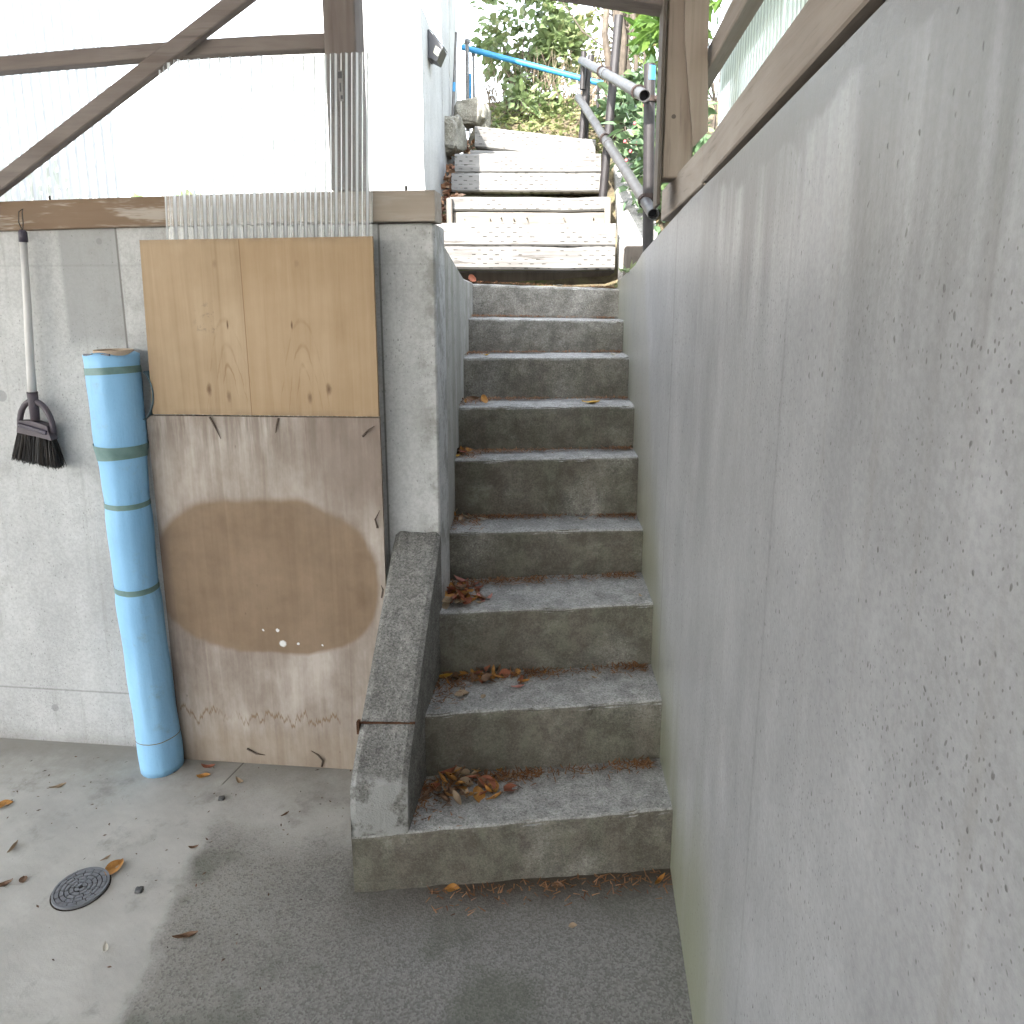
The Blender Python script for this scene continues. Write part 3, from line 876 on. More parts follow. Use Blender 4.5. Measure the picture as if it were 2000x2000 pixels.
# ------------------------------------------------------------------ plywood boards
def ply_mat(name, upper):
    m = Mat(name, 0.7, 0.25)
    p = m.xyz()
    gr = m.noise(1.0, 6, 0.65, m.map((38, 38, 1.1)), 0.8)
    blot = m.noise(3.0, 5, 0.6)
    if upper:
        col = m.ramp(m.math('ADD', m.math('MULTIPLY', gr, 0.45), m.math('MULTIPLY', blot, 0.55)),
                     [(0.34, (0.285, 0.20, 0.12)), (0.5, (0.365, 0.262, 0.165)), (0.66, (0.44, 0.33, 0.22))])
        seam = m.rng(m.math('ABSOLUTE', m.math('SUBTRACT', p[0], -1.047)), 0.0006, 0.0022, 1, 0)
        col = m.mix(m.math('MULTIPLY', seam, 0.7), col, (0.17, 0.10, 0.05))
        half = m.math('MULTIPLY', m.rng(p[0], -1.048, -1.046), 0.22)
        col = m.mix(half, col, (0.33, 0.20, 0.095))
        # cathedral grain round the knots, mirrored about the seam
        for kx, kz, rx, rz, dk in ((-1.182, 1.352, 0.008, 0.020, .8), (-1.118, 1.330, 0.0075, 0.018, .6), (-0.852, 1.330, 0.0075, 0.018, .7), (-0.790, 1.358, 0.009, 0.018, .85),
                                   (-1.104, 1.555, 0.003, 0.014, .95), (-0.897, 1.553, 0.003, 0.013, .95), (-1.13, 1.74, 0.007, 0.014, .3), (-0.87, 1.74, 0.008, 0.012, .25)):
            dx = m.math('DIVIDE', m.math('SUBTRACT', p[0], kx), rx)
            dz = m.math('DIVIDE', m.math('SUBTRACT', p[2], kz), rz)
            d = m.math('SQRT', m.math('ADD', m.math('POWER', dx, 2), m.math('POWER', dz, 2)))
            d = m.math('ADD', d, m.math('MULTIPLY', m.math('SUBTRACT', m.noise(60, 3), 0.5), 0.9))
            col = m.mix(m.math('MULTIPLY', m.rng(d, 0.1, 1.5, 1, 0), dk), col, (0.115, 0.065, 0.035))
        for cx in (-1.112, -0.868):
            for w, dk in ((0.030, .5), (0.062, .35), (0.10, .25)):
                dx = m.math('ABSOLUTE', m.math('ADD', m.math('SUBTRACT', p[0], cx), m.math('MULTIPLY', m.math('SUBTRACT', m.noise(12, 3), 0.5), 0.02)))
                dz = m.math('MULTIPLY', m.math('POWER', m.math('DIVIDE', dx, w), 2), w * 4.2)
                e = m.math('ABSOLUTE', m.math('SUBTRACT', m.math('ADD', p[2], dz), 1.43 + w * 2.0 - 0.06))
                lim = m.rng(dx, w * 0.75, w * 1.1, 1, 0)
                col = m.mix(m.math('MULTIPLY', m.math('MULTIPLY', m.rng(e, 0.001, 0.014, 1, 0), m.math('MULTIPLY', lim, m.rng(m.noise(18, 3), 0.3, 0.65))), dk), col, (0.20, 0.115, 0.055))
        edge = m.math('MAXIMUM', m.rng(p[2], 1.79, 1.82), m.math('MAXIMUM', m.rng(p[0], -1.37, -1.40), m.rng(p[2], 1.30, 1.262)))
        col = m.mix(m.math('MULTIPLY', m.math('MULTIPLY', edge, m.rng(m.noise(14, 4), 0.35, 0.6)), 0.45), col, (0.17, 0.125, 0.085))
        smg = m.math('MULTIPLY', m.box(-1.21, -1.13, None, None, 1.53, 1.62, 0.02), m.rng(m.noise(55, 4, 0.7), 0.55, 0.65))
        col = m.mix(m.math('MULTIPLY', smg, 0.45), col, (0.15, 0.12, 0.10))
    else:
        pale = m.ramp(m.math('ADD', m.math('MULTIPLY', gr, 0.25), m.math('MULTIPLY', m.noise(4.5, 6, 0.68, m.map((1, 1, 0.55), (2, 0, 1))), 0.75)),
                      [(0.34, (0.185, 0.145, 0.118)), (0.5, (0.315, 0.262, 0.222)), (0.64, (0.45, 0.395, 0.35))])
        brown = m.ramp(m.math('ADD', m.math('MULTIPLY', gr, 0.3), m.math('MULTIPLY', m.noise(6, 6, 0.7), 0.7)),
                       [(0.34, (0.175, 0.118, 0.073)), (0.66, (0.26, 0.182, 0.12))])
        # unweathered brown oval where something leaned on the board
        wob = m.math('MULTIPLY', m.math('SUBTRACT', m.noise(5, 3), 0.5), 0.06)
        dx = m.math('DIVIDE', m.math('ADD', m.math('SUBTRACT', p[0], -1.05), wob), 0.395)
        dz = m.math('DIVIDE', m.math('ADD', m.math('SUBTRACT', p[2], 0.69), wob), m.rng(p[2], 0.60, 0.75, 0.255, 0.30))
        d = m.math('ADD', m.math('POWER', m.math('ABSOLUTE', dx), 3.0), m.math('POWER', m.math('ABSOLUTE', dz), 2.1))
        oval = m.math('MULTIPLY', m.rng(d, 0.90, 1.06, 1, 0), 0.95)
        col = m.mix(oval, pale, brown)
        rim = m.math('MULTIPLY', m.rng(m.math('ABSOLUTE', m.math('SUBTRACT', d, 1.0)), 0.02, 0.12, 1, 0), m.rng(p[2], 0.6, 0.8))
        col = m.mix(m.math('MULTIPLY', rim, 0.18), col, (0.16, 0.10, 0.06))
        # grey-brown streaks from the top edge and up from the floor
        st = m.noise(1.0, 5, 0.7, m.map((20, 20, 1.6), (0, 0, 3)))
        top = m.math('MULTIPLY', m.rng(p[2], 1.0, 1.27), m.rng(st, 0.42, 0.62))
        col = m.mix(m.math('MULTIPLY', top, 0.75), col, (0.17, 0.13, 0.105))
        rgt = m.math('MULTIPLY', m.rng(m.math('ADD', p[0], m.math('MULTIPLY', blot, 0.25)), -0.86, -0.62), m.rng(p[2], 0.85, 1.05))
        col = m.mix(m.math('MULTIPLY', rgt, 0.55), col, (0.20, 0.15, 0.12))
        lft = m.rng(m.math('SUBTRACT', p[0], m.math('MULTIPLY', st, 0.12)), -1.42, -1.50)  # left edge darkened: painted shade beside the foam roll
        col = m.mix(m.math('MULTIPLY', lft, 0.7), col, (0.10, 0.075, 0.065))
        saw = m.noise(1.0, 5, 0.75, m.map((24, 24, 0.01), (5, 0, 0)))
        tide = m.math('ADD', 0.06, m.math('MULTIPLY', saw, 0.26))
        tl = m.math('SUBTRACT', tide, p[2])
        col = m.mix(m.math('MULTIPLY', m.rng(m.math('ABSOLUTE', tl), 0.001, 0.010, 1, 0), m.math('MULTIPLY', m.rng(m.noise(6, 2), 0.42, 0.52), 0.75)), col, (0.17, 0.10, 0.045))
        col = m.mix(m.math('MULTIPLY', m.rng(tl, 0.0, 0.10), 0.35), col, (0.27, 0.20, 0.13))
        for wx, wz, wr in ((-1.005, 0.476, 0.014), (-1.02, 0.525, 0.006), (-0.95, 0.478, 0.005), (-1.072, 0.523, 0.004), (-0.865, 0.478, 0.004)):
            dd = m.math('SQRT', m.math('ADD', m.math('POWER', m.math('SUBTRACT', p[0], wx), 2), m.math('POWER', m.math('SUBTRACT', p[2], wz), 2)))
            dd = m.math('ADD', dd, m.math('MULTIPLY', m.math('SUBTRACT', m.noise(80, 2), 0.5), 0.01))
            col = m.mix(m.rng(dd, wr * 0.6, wr * 1.1, 1, 0), col, (0.70, 0.70, 0.69))
        sp = m.math('MULTIPLY', m.rng(m.vor(26, m.map((1, 1, 0.45))), 0.10, 0.04), m.rng(m.noise(6, 2, vec=m.map(loc=(2, 2, 2))), 0.55, 0.62))
        col = m.mix(m.math('MULTIPLY', sp, 0.7), col, (0.10, 0.07, 0.045))
    m.color(col)
    m.bump(m.math('ADD', gr, m.noise(1.0, 2, 0.5, m.map((160, 160, 6)))), 0.18, 0.002)
    return m.m
def leaning_board(xtl, xtr, xbl, xbr, zb, zt, yb, yt, th):
    f = [(xbl, yb, zb), (xbr, yb, zb + 0.004), (xtr, yt, zt + 0.006), (xtl, yt, zt)]
    bk = [(x, y + th, z) for x, y, z in f]
    return f + bk, [(0, 1, 2, 3), (7, 6, 5, 4), (0, 4, 5, 1), (1, 5, 6, 2), (2, 6, 7, 3), (3, 7, 4, 0)]
o = obj('plywood_board', leaning_board(-1.408, -0.634, -1.418, -0.640, 0.0, 1.262, 2.188, 2.165, 0.012), ply_mat('plywood_weathered', False))
tag(o, 'large weathered plywood sheet with a brown oval patch, standing on the floor', 'plywood')
spl = plain('splinter_wood', (0.10, 0.075, 0.06), 0.85, 0.2, 0.3, scale=60)
for pts in ([(-1.192, 2.162, 1.262), (-1.178, 2.161, 1.235), (-1.160, 2.163, 1.190)], [(-0.962, 2.162, 1.262), (-0.968, 2.158, 1.240), (-0.975, 2.163, 1.214)],
            [(-0.690, 2.163, 1.208), (-0.672, 2.158, 1.228), (-0.650, 2.163, 1.242)], [(-0.655, 2.168, 0.905), (-0.660, 2.164, 0.935), (-0.644, 2.167, 0.965)],
            [(-1.165, 2.184, 0.062), (-1.13, 2.182, 0.045), (-1.10, 2.185, 0.040)], [(-0.895, 2.186, 0.010), (-0.888, 2.182, 0.035), (-0.905, 2.184, 0.055), (-0.93, 2.186, 0.068)],
            [(-0.652, 2.178, 0.66), (-0.646, 2.174, 0.69), (-0.652, 2.176, 0.705)]):
    obj('splinter', tube(pts, [0.0035] + [0.003] * (len(pts) - 2) + [0.0008], 6), spl, o)
o = obj('plywood_board', leaning_board(-1.365, -0.632, -1.382, -0.634, 1.2685, 1.812, 2.157, 2.150, 0.012), ply_mat('plywood_tan', True))
tag(o, 'smaller tan plywood board with knots, resting on the lower plywood', 'plywood')

# ------------------------------------------------------------------ blue foam roll
bm = Mat('blue_foam', 0.55, 0.35)
nn = bm.noise(5, 4, 0.6, bm.map((1, 1, 0.5)))
bcol = bm.ramp(nn, [(0.3, (0.24, 0.48, 0.73)), (0.7, (0.30, 0.56, 0.81))])
cr = bm.math('MULTIPLY', bm.rng(bm.noise(1.0, 5, 0.7, bm.map((40, 40, 3.5))), 0.60, 0.72), 0.30)
bcol = bm.mix(cr, bcol, (0.11, 0.30, 0.54))
sm = bm.math('MULTIPLY', bm.rng(bm.noise(13, 6, 0.75, bm.map(loc=(3, 3, 3))), 0.54, 0.72), 0.45)
bcol = bm.mix(sm, bcol, (0.25, 0.33, 0.38))
bm.color(bcol)
bm.bump(bm.math('ADD', bm.math('MULTIPLY', bm.noise(60, 3), 0.6), bm.math('ADD', bm.noise(1.0, 4, 0.6, bm.map((34, 34, 3))), bm.noise(9, 3))), 0.45, 0.005)
RC, RY = -1.466, 2.132
def roll_c(z):
    return RC - 0.024 * min(1.0, z / 0.7), RY + 0.012 - 0.006 * (z / 1.46) + 0.004
def roll_r(z):
    r = 0.0705 - 0.002 * math.sin(min(1, z / 1.16) * math.pi) + 0.0015 * math.sin(z * 23)
    for zt, w in ((1.15, 0.05), (1.42, 0.03), (0.98, 0.03), (0.68, 0.03)):
        r -= 0.003 * math.exp(-((z - zt) / w) ** 2)
    if z > 1.10:
        r += 0.008 * min(1.0, (z - 1.10) / 0.07)
    return r
def roll_surface(z0, z1, nzv, extra=0.0, n=40, tilt=0.0, inner=None):
    V, F = [], []
    for j in range(nzv + 1):
        z = z0 + (z1 - z0) * j / nzv
        cx, cyy = roll_c(z)
        for k in range(n):
            t = 2 * math.pi * k / n
            r = roll_r(z) + extra + 0.0022 * nz(math.cos(t) * 2, math.sin(t) * 2, z * 5) + 0.001 * nz(math.cos(t) * 6, math.sin(t) * 6, z * 3)
            if abs(t - 4.9) < 0.09:
                r += 0.0016
            V.append((cx + r * math.cos(t), cyy + r * math.sin(t), z + tilt * math.cos(t + 0.6)))
    for j in range(nzv):
        for k in range(n):
            l = (k + 1) % n
            F.append((j * n + k, j * n + l, (j + 1) * n + l, (j + 1) * n + k))
    if inner:
        # wound foam: rim, then the hollow inside
        top = nzv * n
        rings = [(inner, 0.004), (inner, -0.25)]
        cx, cyy = roll_c(z1)
        prev = top
        for r, dz in rings:
            st = len(V)
            for k in range(n):
                t = 2 * math.pi * k / n
                V.append((cx + r * math.cos(t), cyy + r * math.sin(t), z1 + dz + (0.006 * math.sin(3 * t) if dz > 0 else 0)))
            for k in range(n):
                l = (k + 1) % n
                F.append((prev + k, prev + l, st + l, st + k))
            prev = st
        F.append(tuple(prev + k for k in range(n)))
        F.append(tuple(range(n - 1, -1, -1)))
    return V, F
fr2 = thing('foam_roll', (RC, RY, 0), 'tall light blue foam roll bound with green tape, standing by the plywood', 'foam roll')
obj('roll_body', roll_surface(0.0, 1.462, 60, inner=0.062), bm.m, fr2, smooth=True)
cream = plain('foam_core', (0.52, 0.40, 0.30), 0.9, 0.2, 0.1)
cx, cyy = roll_c(1.45)
obj('inner_winding', tube([(cx + 0.004, cyy + 0.006, 1.25), (cx + 0.004, cyy + 0.006, 1.476)], 0.058, 28, hollow=0.82), cream, fr2, smooth=False)
tape = Mat('green_tape', 0.45, 0.4)
tape.color(tape.ramp(tape.noise(30, 4), [(0.3, (0.115, 0.20, 0.195)), (0.7, (0.17, 0.27, 0.255))]))
for z, w, tl in ((1.412, 0.022, 0.005), (1.165, 0.024, -0.004), (1.140, 0.026, 0.006), (0.975, 0.017, -0.003), (0.682, 0.019, -0.005)):
    obj('tape', roll_surface(z - w / 2, z + w / 2, 3, 0.0022 if z != 1.165 else 0.0034, tilt=tl), tape.m, fr2, smooth=True)
obj('string', roll_surface(0.126, 0.129, 1, 0.0015, tilt=0.002), plain('string', (0.22, 0.16, 0.12), 0.9, 0.2), fr2, smooth=True)
gc = plain('dark_clip', (0.15, 0.15, 0.17), 0.6)
for dx in (-0.045, 0.012):
    obj('clip', box(RC - 0.024 + dx, RC + dx + 0.004, RY - 0.060, RY - 0.054, 1.462, 1.4685), gc, fr2)
# strap hanging in a loop from the right of the roll
lp = []
for k in range(15):
    t = -0.9 + 2.2 * k / 14
    lp.append((RC + 0.030 + 0.066 * math.cos(t), RY + 0.035, 1.335 - 0.092 * math.sin(-t) * -1))
V, F = [], []
for i, (x, y, z) in enumerate(lp):
    V += [(x, y - 0.016, z), (x, y + 0.016, z), (x - 0.003, y + 0.016, z), (x - 0.003, y - 0.016, z)]
for i in range(len(lp) - 1):
    for k in range(4):
        j = (k + 1) % 4
        F.append((i * 4 + k, i * 4 + j, i * 4 + 4 + j, i * 4 + 4 + k))
obj('strap', (V, F), plain('strap_teal', (0.09, 0.145, 0.175), 0.7), fr2)

# ------------------------------------------------------------------ broom
br = thing('broom', (-1.80, 2.19, 1.08), 'black-bristled broom with white handle hanging on the back wall', 'broom')
Yb = 2.196
obj('handle', tube([(-1.787, Yb, 1.815), (-1.797, Yb, 1.66), (-1.810, Yb, 1.50), (-1.818, Yb, 1.40), (-1.823, Yb, 1.325)], [0.0105, 0.0115, 0.0125, 0.013, 0.0135], 18),
    plain('white_handle', (0.56, 0.54, 0.52), 0.35, 0.5, 0.08), br, smooth=True)
cap = plain('dark_plastic', (0.045, 0.036, 0.055), 0.45, 0.5, 0.2)
obj('cap', tube([(-1.7865, Yb, 1.812), (-1.785, Yb, 1.843), (-1.7848, Yb, 1.850)], [0.0135, 0.0125, 0.008], 16), cap, br, smooth=True)
hk = tube([(-1.7845, Yb, 1.846), (-1.791, Yb - 0.004, 1.872), (-1.787, Yb - 0.003, 1.905), (-1.782, Yb + 0.01, 1.915), (-1.777, Yb - 0.002, 1.902), (-1.776, Yb - 0.004, 1.872), (-1.7845, Yb, 1.846)], 0.0016, 6)
obj('hanging_loop', hk, nailm, br)
hd = plain('purple_grey_plastic', (0.085, 0.068, 0.080), 0.5, 0.4, 0.2)
obj('ferrule', tube([(-1.823, Yb, 1.330), (-1.823, Yb, 1.30), (-1.824, Yb, 1.235)], [0.0165, 0.0155, 0.014], 16), hd, br, smooth=True)
arch = []
for k in range(17):
    t = math.pi * k / 16
    arch.append((-1.823 + 0.059 * math.cos(t) + 0.006 * math.sin(t), Yb, 1.205 - 0.012 * math.cos(t) * 1 + 0.094 * math.sin(t)))
obj('head_arch', tube(arch, 0.0095, 10), hd, br, smooth=True)
V, F = prism([(-1.885, 1.194), (-1.876, 1.234), (-1.825, 1.234), (-1.774, 1.218), (-1.764, 1.169), (-1.825, 1.183)], Yb - 0.016, Yb + 0.016, 1)
obj('head', (V, F), hd, br)
obj('head_bar', bar((-1.872, Yb - 0.019, 1.222), (-1.775, Yb - 0.019, 1.195), 0.006, 0.016), cap, br)
V, F = [], []
rb = random.Random(3)
for k in range(3200):
    u = rb.random()
    v = rb.uniform(-1, 1)
    x0 = -1.884 + 0.120 * u
    z0 = 1.200 - 0.030 * u
    x1 = -1.905 + 0.155 * u + rb.gauss(0, 0.003)
    z1 = 1.108 - 0.030 * u + rb.gauss(0, 0.0055)
    y0, y1 = Yb + 0.012 * v, Yb - 0.004 + 0.024 * v
    w = 0.0012
    n = len(V)
    a = rb.random() * math.pi
    dx, dy = w * math.cos(a), w * math.sin(a)
    V += [(x0 - dx, y0 - dy, z0), (x0 + dx, y0 + dy, z0), (x1 + dx * .6, y1 + dy * .6, z1), (x1 - dx * .6, y1 - dy * .6, z1)]
    F.append((n, n + 1, n + 2, n + 3))
bv = prism([(-1.882, 1.195), (-1.896, 1.122), (-1.760, 1.096), (-1.766, 1.168)], Yb - 0.010, Yb + 0.012, 1)
bo = obj('bristles', join((V, F), bv), leaf_mat('black_bristle', [(0.012, 0.011, 0.013), (0.022, 0.019, 0.020), (0.06, 0.048, 0.038)], 0.6, 0), br)
bo['kind'] = 'stuff'

# ------------------------------------------------------------------ drain cover
dr = thing('drain_cover', (-1.384, 1.612, 0), 'round grey drain cover with ringed pattern set in the floor', 'drain cover')
dm = plain('grey_plastic_cover', (0.19, 0.195, 0.21), 0.5, 0.5, 0.15, scale=30)
ddk = plain('cover_groove', (0.05, 0.045, 0.045), 0.8, 0.2)
def ringmesh(r0, r1, z0, z1, a0=0, a1=2 * math.pi, n=48):
    full = a1 - a0 > 6.28
    V, F = [], []
    m = n if full else n + 1
    for k in range(m):
        t = a0 + (a1 - a0) * k / n
        c, s = math.cos(t), math.sin(t)
        V += [(dcx + r0 * c, dcy + r0 * s, z0), (dcx + r0 * c, dcy + r0 * s, z1), (dcx + r1 * c, dcy + r1 * s, z1), (dcx + r1 * c, dcy + r1 * s, z0)]
    for k in range(n):
        a, b = k * 4, ((k + 1) % m) * 4
        for q in range(4):
            p = (q + 1) % 4
            F.append((a + q, a + p, b + p, b + q))
    if not full:
        F += [(0, 1, 2, 3), tuple(n * 4 + k for k in (3, 2, 1, 0))]
    return V, F
dcx, dcy = -1.384, 1.612
obj('cover_base', ringmesh(0.0001, 0.071, 0.0, 0.0045), ddk, dr)
obj('dirt_gap', ringmesh(0.0718, 0.0755, -0.001, 0.0012), plain('packed_dirt', (0.05, 0.042, 0.034), 0.95, 0.1, 0.4, scale=60), dr)
obj('rim', ringmesh(0.0655, 0.0715, 0.001, 0.008), dm, dr)
for r0, r1, cnt in ((0.0545, 0.0635, 16), (0.0425, 0.0515, 13), (0.0305, 0.0395, 10), (0.0185, 0.0275, 7), (0.0065, 0.0155, 4)):
    off = r0 * 37
    for k in range(cnt):
        a0 = off + 2 * math.pi * k / cnt + 0.0016 / r1
        a1 = off + 2 * math.pi * (k + 1) / cnt - 0.0016 / r1
        obj('raised_segment', ringmesh(r0, r1, 0.003, 0.0075, a0, a1, 5), dm, dr)

# ------------------------------------------------------------------ timber steps outside
TD = Vector((math.cos(R(2)), math.sin(R(2)), 0))
def sleeper(x0, x1, y, z0, z1, depth, zr=0.0, yr=0.04, seed=0):
    """a weathered sleeper seen on its long side; zr: rise of the right end, yr: how much farther the right end lies"""
    n = 40
    V, F = [], []
    b = 0.010
    for i in range(n + 1):
        t = i / n
        x = x0 + (x1 - x0) * t
        dz = zr * t + 0.004 * nz(x * 4, seed, 0)
        dy = yr * t + 0.003 * nz(x * 9, seed, 5)
        ck = 0.010 * max(0, nz(x * 7, seed * 3, 9) - 0.2)
        V += [(x, y + dy + b, z0 + dz), (x, y + dy, z0 + dz + b), (x, y + dy + ck * .4, (z0 + z1) / 2 + dz), (x, y + dy, z1 + dz - b - ck), (x, y + dy + b, z1 + dz - ck * .6),
              (x, y + dy + depth, z1 + dz), (x, y + dy + depth, z0 + dz)]
    m = 7
    for i in range(n):
        for k in range(m):
            j = (k + 1) % m
            F.append((i * m + k, i * m + m + k, i * m + m + j, i * m + j))
    F.append(tuple(range(m)))
    F.append(tuple(n * m + k for k in range(m - 1, -1, -1)))
    return V, F
def timber_step(label, parts, stakes=(), base=None):
    t = thing('timber_step', base, label, 'step', 'timber steps above the concrete stairs')
    for k, (args, mat) in enumerate(parts):
        obj('timber' if mat == 'sleeper' else 'plank', sleeper(*args, seed=k + base[1] * 3), M[mat], t)
    for (x, y, z0, z1) in stakes:
        obj('stake', box(x - 0.017, x + 0.017, y - 0.03, y + 0.01, z0, z1, 0.004), M['stake'], t)
    return t
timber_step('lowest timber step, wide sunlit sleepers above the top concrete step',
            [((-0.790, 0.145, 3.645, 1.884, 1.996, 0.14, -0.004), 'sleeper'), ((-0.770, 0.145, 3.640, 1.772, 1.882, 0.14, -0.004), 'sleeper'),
             ((-0.74, 0.150, 3.79, 1.69, 1.770, 0.06, -0.004), 'wood_dark')], base=(-0.3, 3.7, 1.69))  # dark plank wood stands in for shade in the recess
timber_step('second timber step, a sleeper over a nailed plank between two short stakes',
            [((-0.745, 0.118, 4.000, 2.092, 2.165, 0.14, -0.006), 'sleeper'), ((-0.72, 0.105, 4.012, 1.985, 2.090, 0.05, -0.006), 'plank')],
            [(-0.738, 3.998, 1.98, 2.155), (0.112, 4.025, 1.97, 2.150)], base=(-0.3, 4.0, 1.98))
timber_step('third timber step, two sleepers stacked above a dark gap',
            [((-0.770, 0.078, 4.350, 2.345, 2.452, 0.14, -0.008), 'sleeper'), ((-0.790, 0.078, 4.342, 2.238, 2.343, 0.14, -0.008), 'sleeper'),
             ((-0.72, -0.02, 4.62, 2.40, 2.522, 0.13, -0.03), 'sleeper')], base=(-0.3, 4.35, 2.2))
timber_step('topmost timber step, a slanting sleeper below the green plants',
            [((-0.712, 0.05, 4.760, 2.560, 2.690, 0.14, -0.075, 0.10), 'sleeper')], base=(-0.3, 4.8, 2.55))
nails = []
obj_step2 = [o for o in C.objects if o.name == 'timber_step.001'][0]
for x in (-0.66, -0.52, -0.46, -0.39, -0.32, -0.12, 0.04):
    nails.append(tube([(x, 4.030, 2.050 + rnd.uniform(-0.015, 0.02)), (x, 4.008, 2.050)], 0.0035, 6))
for nv in nails:
    obj('nail_head', nv, nailm, obj_step2)
# concrete edging at the right of the timber steps and the dark block end on it
V, F = prism([(3.66, 1.55), (3.66, 1.85), (3.95, 2.03), (4.4, 2.28), (4.9, 2.55), (4.9, 1.6)], 0.165, 0.36, 0)
o = obj('concrete_edging', (V, F), M['slab'])
tag(o, 'bright sloping concrete edging between the timber steps and handrail posts', 'edging')
o = thing('timber_block', (0.215, 3.5, 1.72), 'dark square timber block end behind the top of the right wall', 'timber block')
obj('block', box(0.184, 0.285, 3.50, 3.65, 1.70, 1.872, 0.006), M['wood_dark'], o)
obj('end_ring', tube([(0.235, 3.499, 1.80), (0.235, 3.496, 1.80)], 0.030, 18, hollow=0.8), M['wood_dark'], o)

# ------------------------------------------------------------------ stones beside the timber steps
def stone(c, r, seed, n=14, ex=0.5):
    V, F = [], []
    for j in range(n + 1):
        ph = math.pi * j / n
        for k in range(2 * n):
            t = math.pi * k / n
            d = Vector((math.sin(ph) * math.cos(t), math.sin(ph) * math.sin(t), math.cos(ph)))
            q = Vector([math.copysign(abs(x) ** ex, x) for x in d])
            s = 1 + 0.30 * nz(d.x * 1.3 + seed, d.y * 1.3, d.z * 1.3) + 0.09 * nz(d.x * 5, d.y * 5 + seed, d.z * 5)
            V.append((c[0] + q.x * r[0] * s, c[1] + q.y * r[1] * s, c[2] + q.z * r[2] * s))
    m = 2 * n
    for j in range(n):
        for k in range(m):
            l = (k + 1) % m
            F.append((j * m + k, (j + 1) * m + k, (j + 1) * m + l, j * m + l))
    return V, F
stm = rough_concrete_mat('mossy_stone', (0.15, 0.14, 0.115), (0.27, 0.26, 0.22), 0.35)
o = obj('boulder', stone((-0.795, 5.10, 2.84), (0.105, 0.12, 0.085), 2.0), stm)
tag(o, 'upper grey boulder stacked beside the top of the timber steps', 'stone')
o = obj('boulder', stone((-0.850, 4.72, 2.62), (0.070, 0.13, 0.105), 5.0), stm)
tag(o, 'lower grey boulder against the house wall, under the other boulder', 'stone')
o = obj('boulder', stone((-0.715, 5.16, 2.80), (0.05, 0.09, 0.10), 8.0), stm)
tag(o, 'narrow grey stone standing at the right of the two boulders', 'stone')

# ------------------------------------------------------------------ handrail of scaffold pipes
dark_pipe = plain('dark_brown_pipe', (0.016, 0.013, 0.013), 0.5, 0.35, 0.35, 0.0, scale=25)
steel = Mat('galvanised_pipe', 0.42, 0.5)
steel.b.inputs['Metallic'].default_value = 0.55
steel.color(steel.ramp(steel.noise(18, 5, 0.7), [(0.3, (0.06, 0.057, 0.055)), (0.7, (0.13, 0.127, 0.125))]))
blackm = plain('pipe_inside', (0.02, 0.02, 0.022), 0.8, 0.1)
bluem = plain('blue_paint', (0.03, 0.20, 0.40), 0.5, 0.4, 0.15)
rustc = plain('clamp_rust', (0.035, 0.024, 0.020), 0.8, 0.3, 0.4, 0.2, scale=50)
hr = thing('handrail', (0.26, 3.2, 1.6), 'pipe handrail with two slanting rails on dark posts, right of the timber steps', 'handrail')
def post(pts, r=0.0235, blue=None):
    p = obj('post', tube(pts, r, 20, hollow=0.82), dark_pipe, hr, smooth=False)
    return p
p1 = post([(0.277, 3.22, 1.45), (0.247, 3.22, 2.575)])
V, F = [], []
for k in range(7):
    t = -1.75 + 1.5 * k / 6
    for zz in (2.512, 2.566):
        V.append((0.2485 + 0.0243 * math.cos(t), 3.22 + 0.0243 * math.sin(t), zz))
        V.append((0.2485 + 0.0236 * math.cos(t), 3.22 + 0.0236 * math.sin(t), zz))
for k in range(6):
    a = k * 4
    F += [(a, a + 4, a + 6, a + 2), (a + 1, a + 3, a + 7, a + 5), (a, a + 1, a + 5, a + 4), (a + 2, a + 6, a + 7, a + 3)]
obj('blue_paint_mark', (V, F), bluem, p1)
p2 = post([(0.075, 4.17, 1.98), (0.151, 4.17, 3.09)])
p3 = post([(-0.054, 5.0, 2.45), (-0.02, 5.02, 2.95), (0.012, 5.03, 3.16)], 0.021)
p4 = post([(-0.020, 5.06, 2.45), (-0.012, 5.05, 2.90), (-0.010, 5.05, 3.10)], 0.020)
p5 = post([(-0.042, 4.97, 2.94), (-0.036, 4.97, 3.165)], 0.017)
def rail(a, b, r=0.0240):
    a, b = Vector(a), Vector(b)
    m_ = a.lerp(b, 0.33)
    o = obj('rail', tube([a, a.lerp(b, 0.5), b], r, 22, hollow=0.86), steel.m, hr)
    d = (b - a).normalized()
    obj('inside_dark', tube([a + d * 0.03, a + d * 0.06], r * 0.85, 18), blackm, o)
    return o, d
r1, d1 = rail((0.222, 3.10, 2.425), (-0.050, 4.99, 3.120))
r2, d2 = rail((0.272, 3.08, 1.968), (-0.066, 4.99, 2.900))
def clamp(at, d, r):
    at = Vector(at)
    c = thing_part = obj('clamp', join(tube([at - d * 0.013, at + d * 0.013], r + 0.006, 18, hollow=0.86),
                         box(at.x + 0.012, at.x + 0.046, at.y - 0.012, at.y + 0.016, at.z + 0.004, at.z + 0.024, 0.003)), rustc, hr)
    return c
def along(a, d, t):
    return Vector(a) + d * t
clamp(along((0.222, 3.10, 2.425), d1, 0.13), d1, 0.0240)
clamp(along((0.222, 3.10, 2.425), d1, 1.14), d1, 0.0240)
clamp(along((0.272, 3.08, 1.968), d2, 0.16), d2, 0.0240)
clamp(along((0.272, 3.08, 1.968), d2, 1.14), d2, 0.0240)
